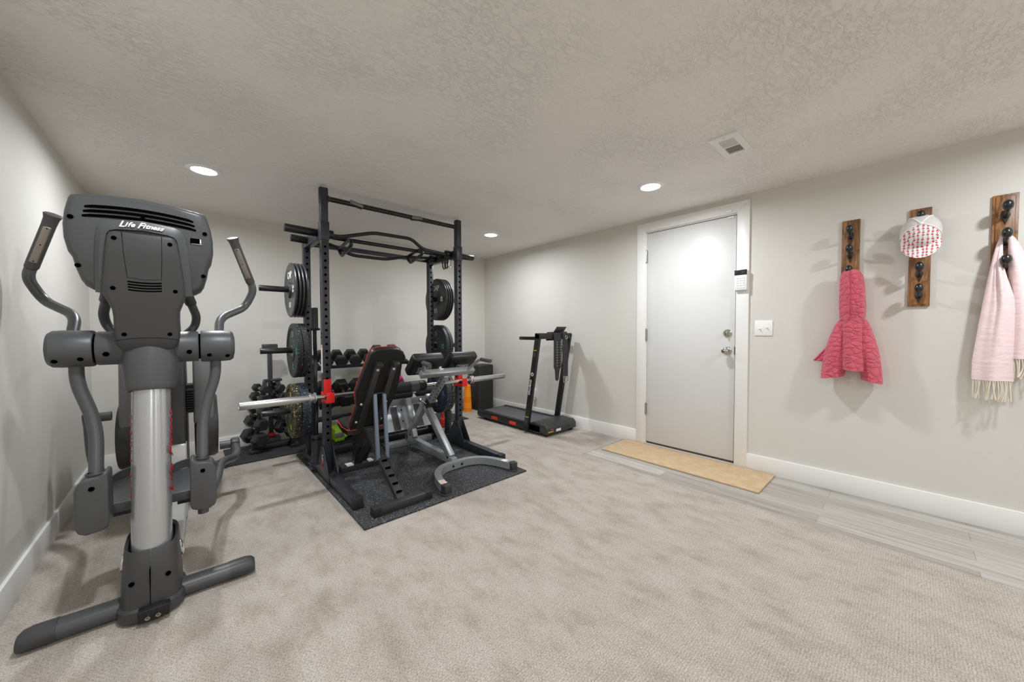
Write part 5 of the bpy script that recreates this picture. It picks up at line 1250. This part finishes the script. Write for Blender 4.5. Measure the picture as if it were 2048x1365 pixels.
for p in (-1.25, 1.25, PI-.62, PI+.62):
    m = MB(); m.tube([dome(.03+1.5*k/12, p, 1.012) for k in range(13)], .0035, 8); m.build('seam_binding', BANDW, hat)
m = MB(); m.ball(dome(0, 0, 1.03), .009, (1, 1, 1), 14); m.build('button', BANDW, hat)
def bill(u, v):
    a = -1.15+2.3*u; base = dome(PI/2*.985, a)
    d = V((-.30, 0, -1)).normalized()
    ext = .068*math.cos(a*.78)**.6
    return base+d*ext*v+ay_*math.sin(a)*.006*v+V((.030*abs(math.sin(a))**2*v, 0, 0))
m = MB(); m.grid(bill, 24, 8, .003); m.build('bill', FRU, hat, 70)

# ------------------------------------------------------------------ scarf
def linen():
    m, nt, b = _new('pale_pink_linen'); b.inputs['Roughness'].default_value = .9; b.inputs['Sheen Weight'].default_value = .2
    tc = nt.nodes.new('ShaderNodeTexCoord'); mp = nt.nodes.new('ShaderNodeMapping'); mp.inputs['Scale'].default_value = (5, 8, 40); nt.links.new(tc.outputs['Object'], mp.inputs['Vector'])
    n = nt.nodes.new('ShaderNodeTexNoise'); n.inputs['Scale'].default_value = 5; n.inputs['Detail'].default_value = 5; nt.links.new(mp.outputs['Vector'], n.inputs['Vector'])
    r = ramp(nt, [(.3, srgb(234, 206, 208)), (.7, srgb(244, 226, 226))]); nt.links.new(n.outputs['Fac'], r.inputs['Fac']); nt.links.new(r.outputs['Color'], b.inputs['Base Color'])
    mp2 = nt.nodes.new('ShaderNodeMapping'); mp2.inputs['Scale'].default_value = (1, 1.2, 5); nt.links.new(tc.outputs['Object'], mp2.inputs['Vector'])
    n2 = nt.nodes.new('ShaderNodeTexNoise'); n2.inputs['Scale'].default_value = 9; n2.inputs['Detail'].default_value = 5; nt.links.new(mp2.outputs['Vector'], n2.inputs['Vector'])
    bp = nt.nodes.new('ShaderNodeBump'); bp.inputs['Strength'].default_value = .5; bp.inputs['Distance'].default_value = .006; nt.links.new(n2.outputs['Fac'], bp.inputs['Height']); nt.links.new(bp.outputs['Normal'], b.inputs['Normal']); return m
LIN = linen(); FRN = mat('cream_fringe', srgb(226, 218, 200), .9)
sc_ = thing('scarf', 'pale pink scarf with cream fringe hanging over a hook', 'scarf', (XR-.075, -.33, 1.6))
def sm(t): return t*t*(3-2*t)
def strip1(u, v):
    # u across (0 left edge, 1 right), v down
    z = 1.602-.772*v
    yl = -.312+.080*min(1, v*1.15)**.75; yr = -.319-.047*sm(max(0, min(1, (v-.14)*2.6)))
    y = yl+(yr-yl)*u
    dep = (.042*math.sin(u*PI*1.0)+.010*math.sin(u*PI*4+.8+v)*(1-.4*v))*sm(min(1, v*3.2))-.034*math.exp(-((u-.50+.10*v)/.085)**2)*max(0, 1-v*1.05)*min(1, v*5)+.008
    return V((XR-.050-dep+.006*v, y, z+.012*(1-2*abs(u-.5))*(1-v)))
m = MB(); m.grid(strip1, 44, 60, .004); s1 = m.build('front_fall', LIN, sc_, 80)
def strip2(u, v):
    z = 1.606-.655*v
    yl = -.341-.012*sm(min(1, v*1.4)); yr = -.350-.150*min(1, v*1.2)**.8
    y = yl+(yr-yl)*u
    dep = .028*math.sin(u*PI*2.0+.4)*(.3+.7*v)*min(1, v*4)+.03*math.sin(u*PI)*min(1, v*4)
    return V((XR-.042-dep*.9+.006*v, y, z))
m = MB(); m.grid(strip2, 36, 50, .004); s2 = m.build('back_fall', LIN, sc_, 80)
rs = random.Random(11)
for fn, par, n_, L in ((strip1, s1, 17, .105), (strip2, s2, 18, .10)):
    for k in range(n_):
        p = fn((k+.5)/n_, 1.0); j = lambda q: rs.uniform(-q, q)
        q1 = p+V((j(.004), j(.006), -L*.5)); q2 = p+V((j(.006), j(.012), -L+j(.008)))
        m = MB(); m.tube([p+V((0, 0, .004)), q1, q2], [.0024, .0026, .0036], 6, sub=4); m.build('fringe_tassel', FRN, par)
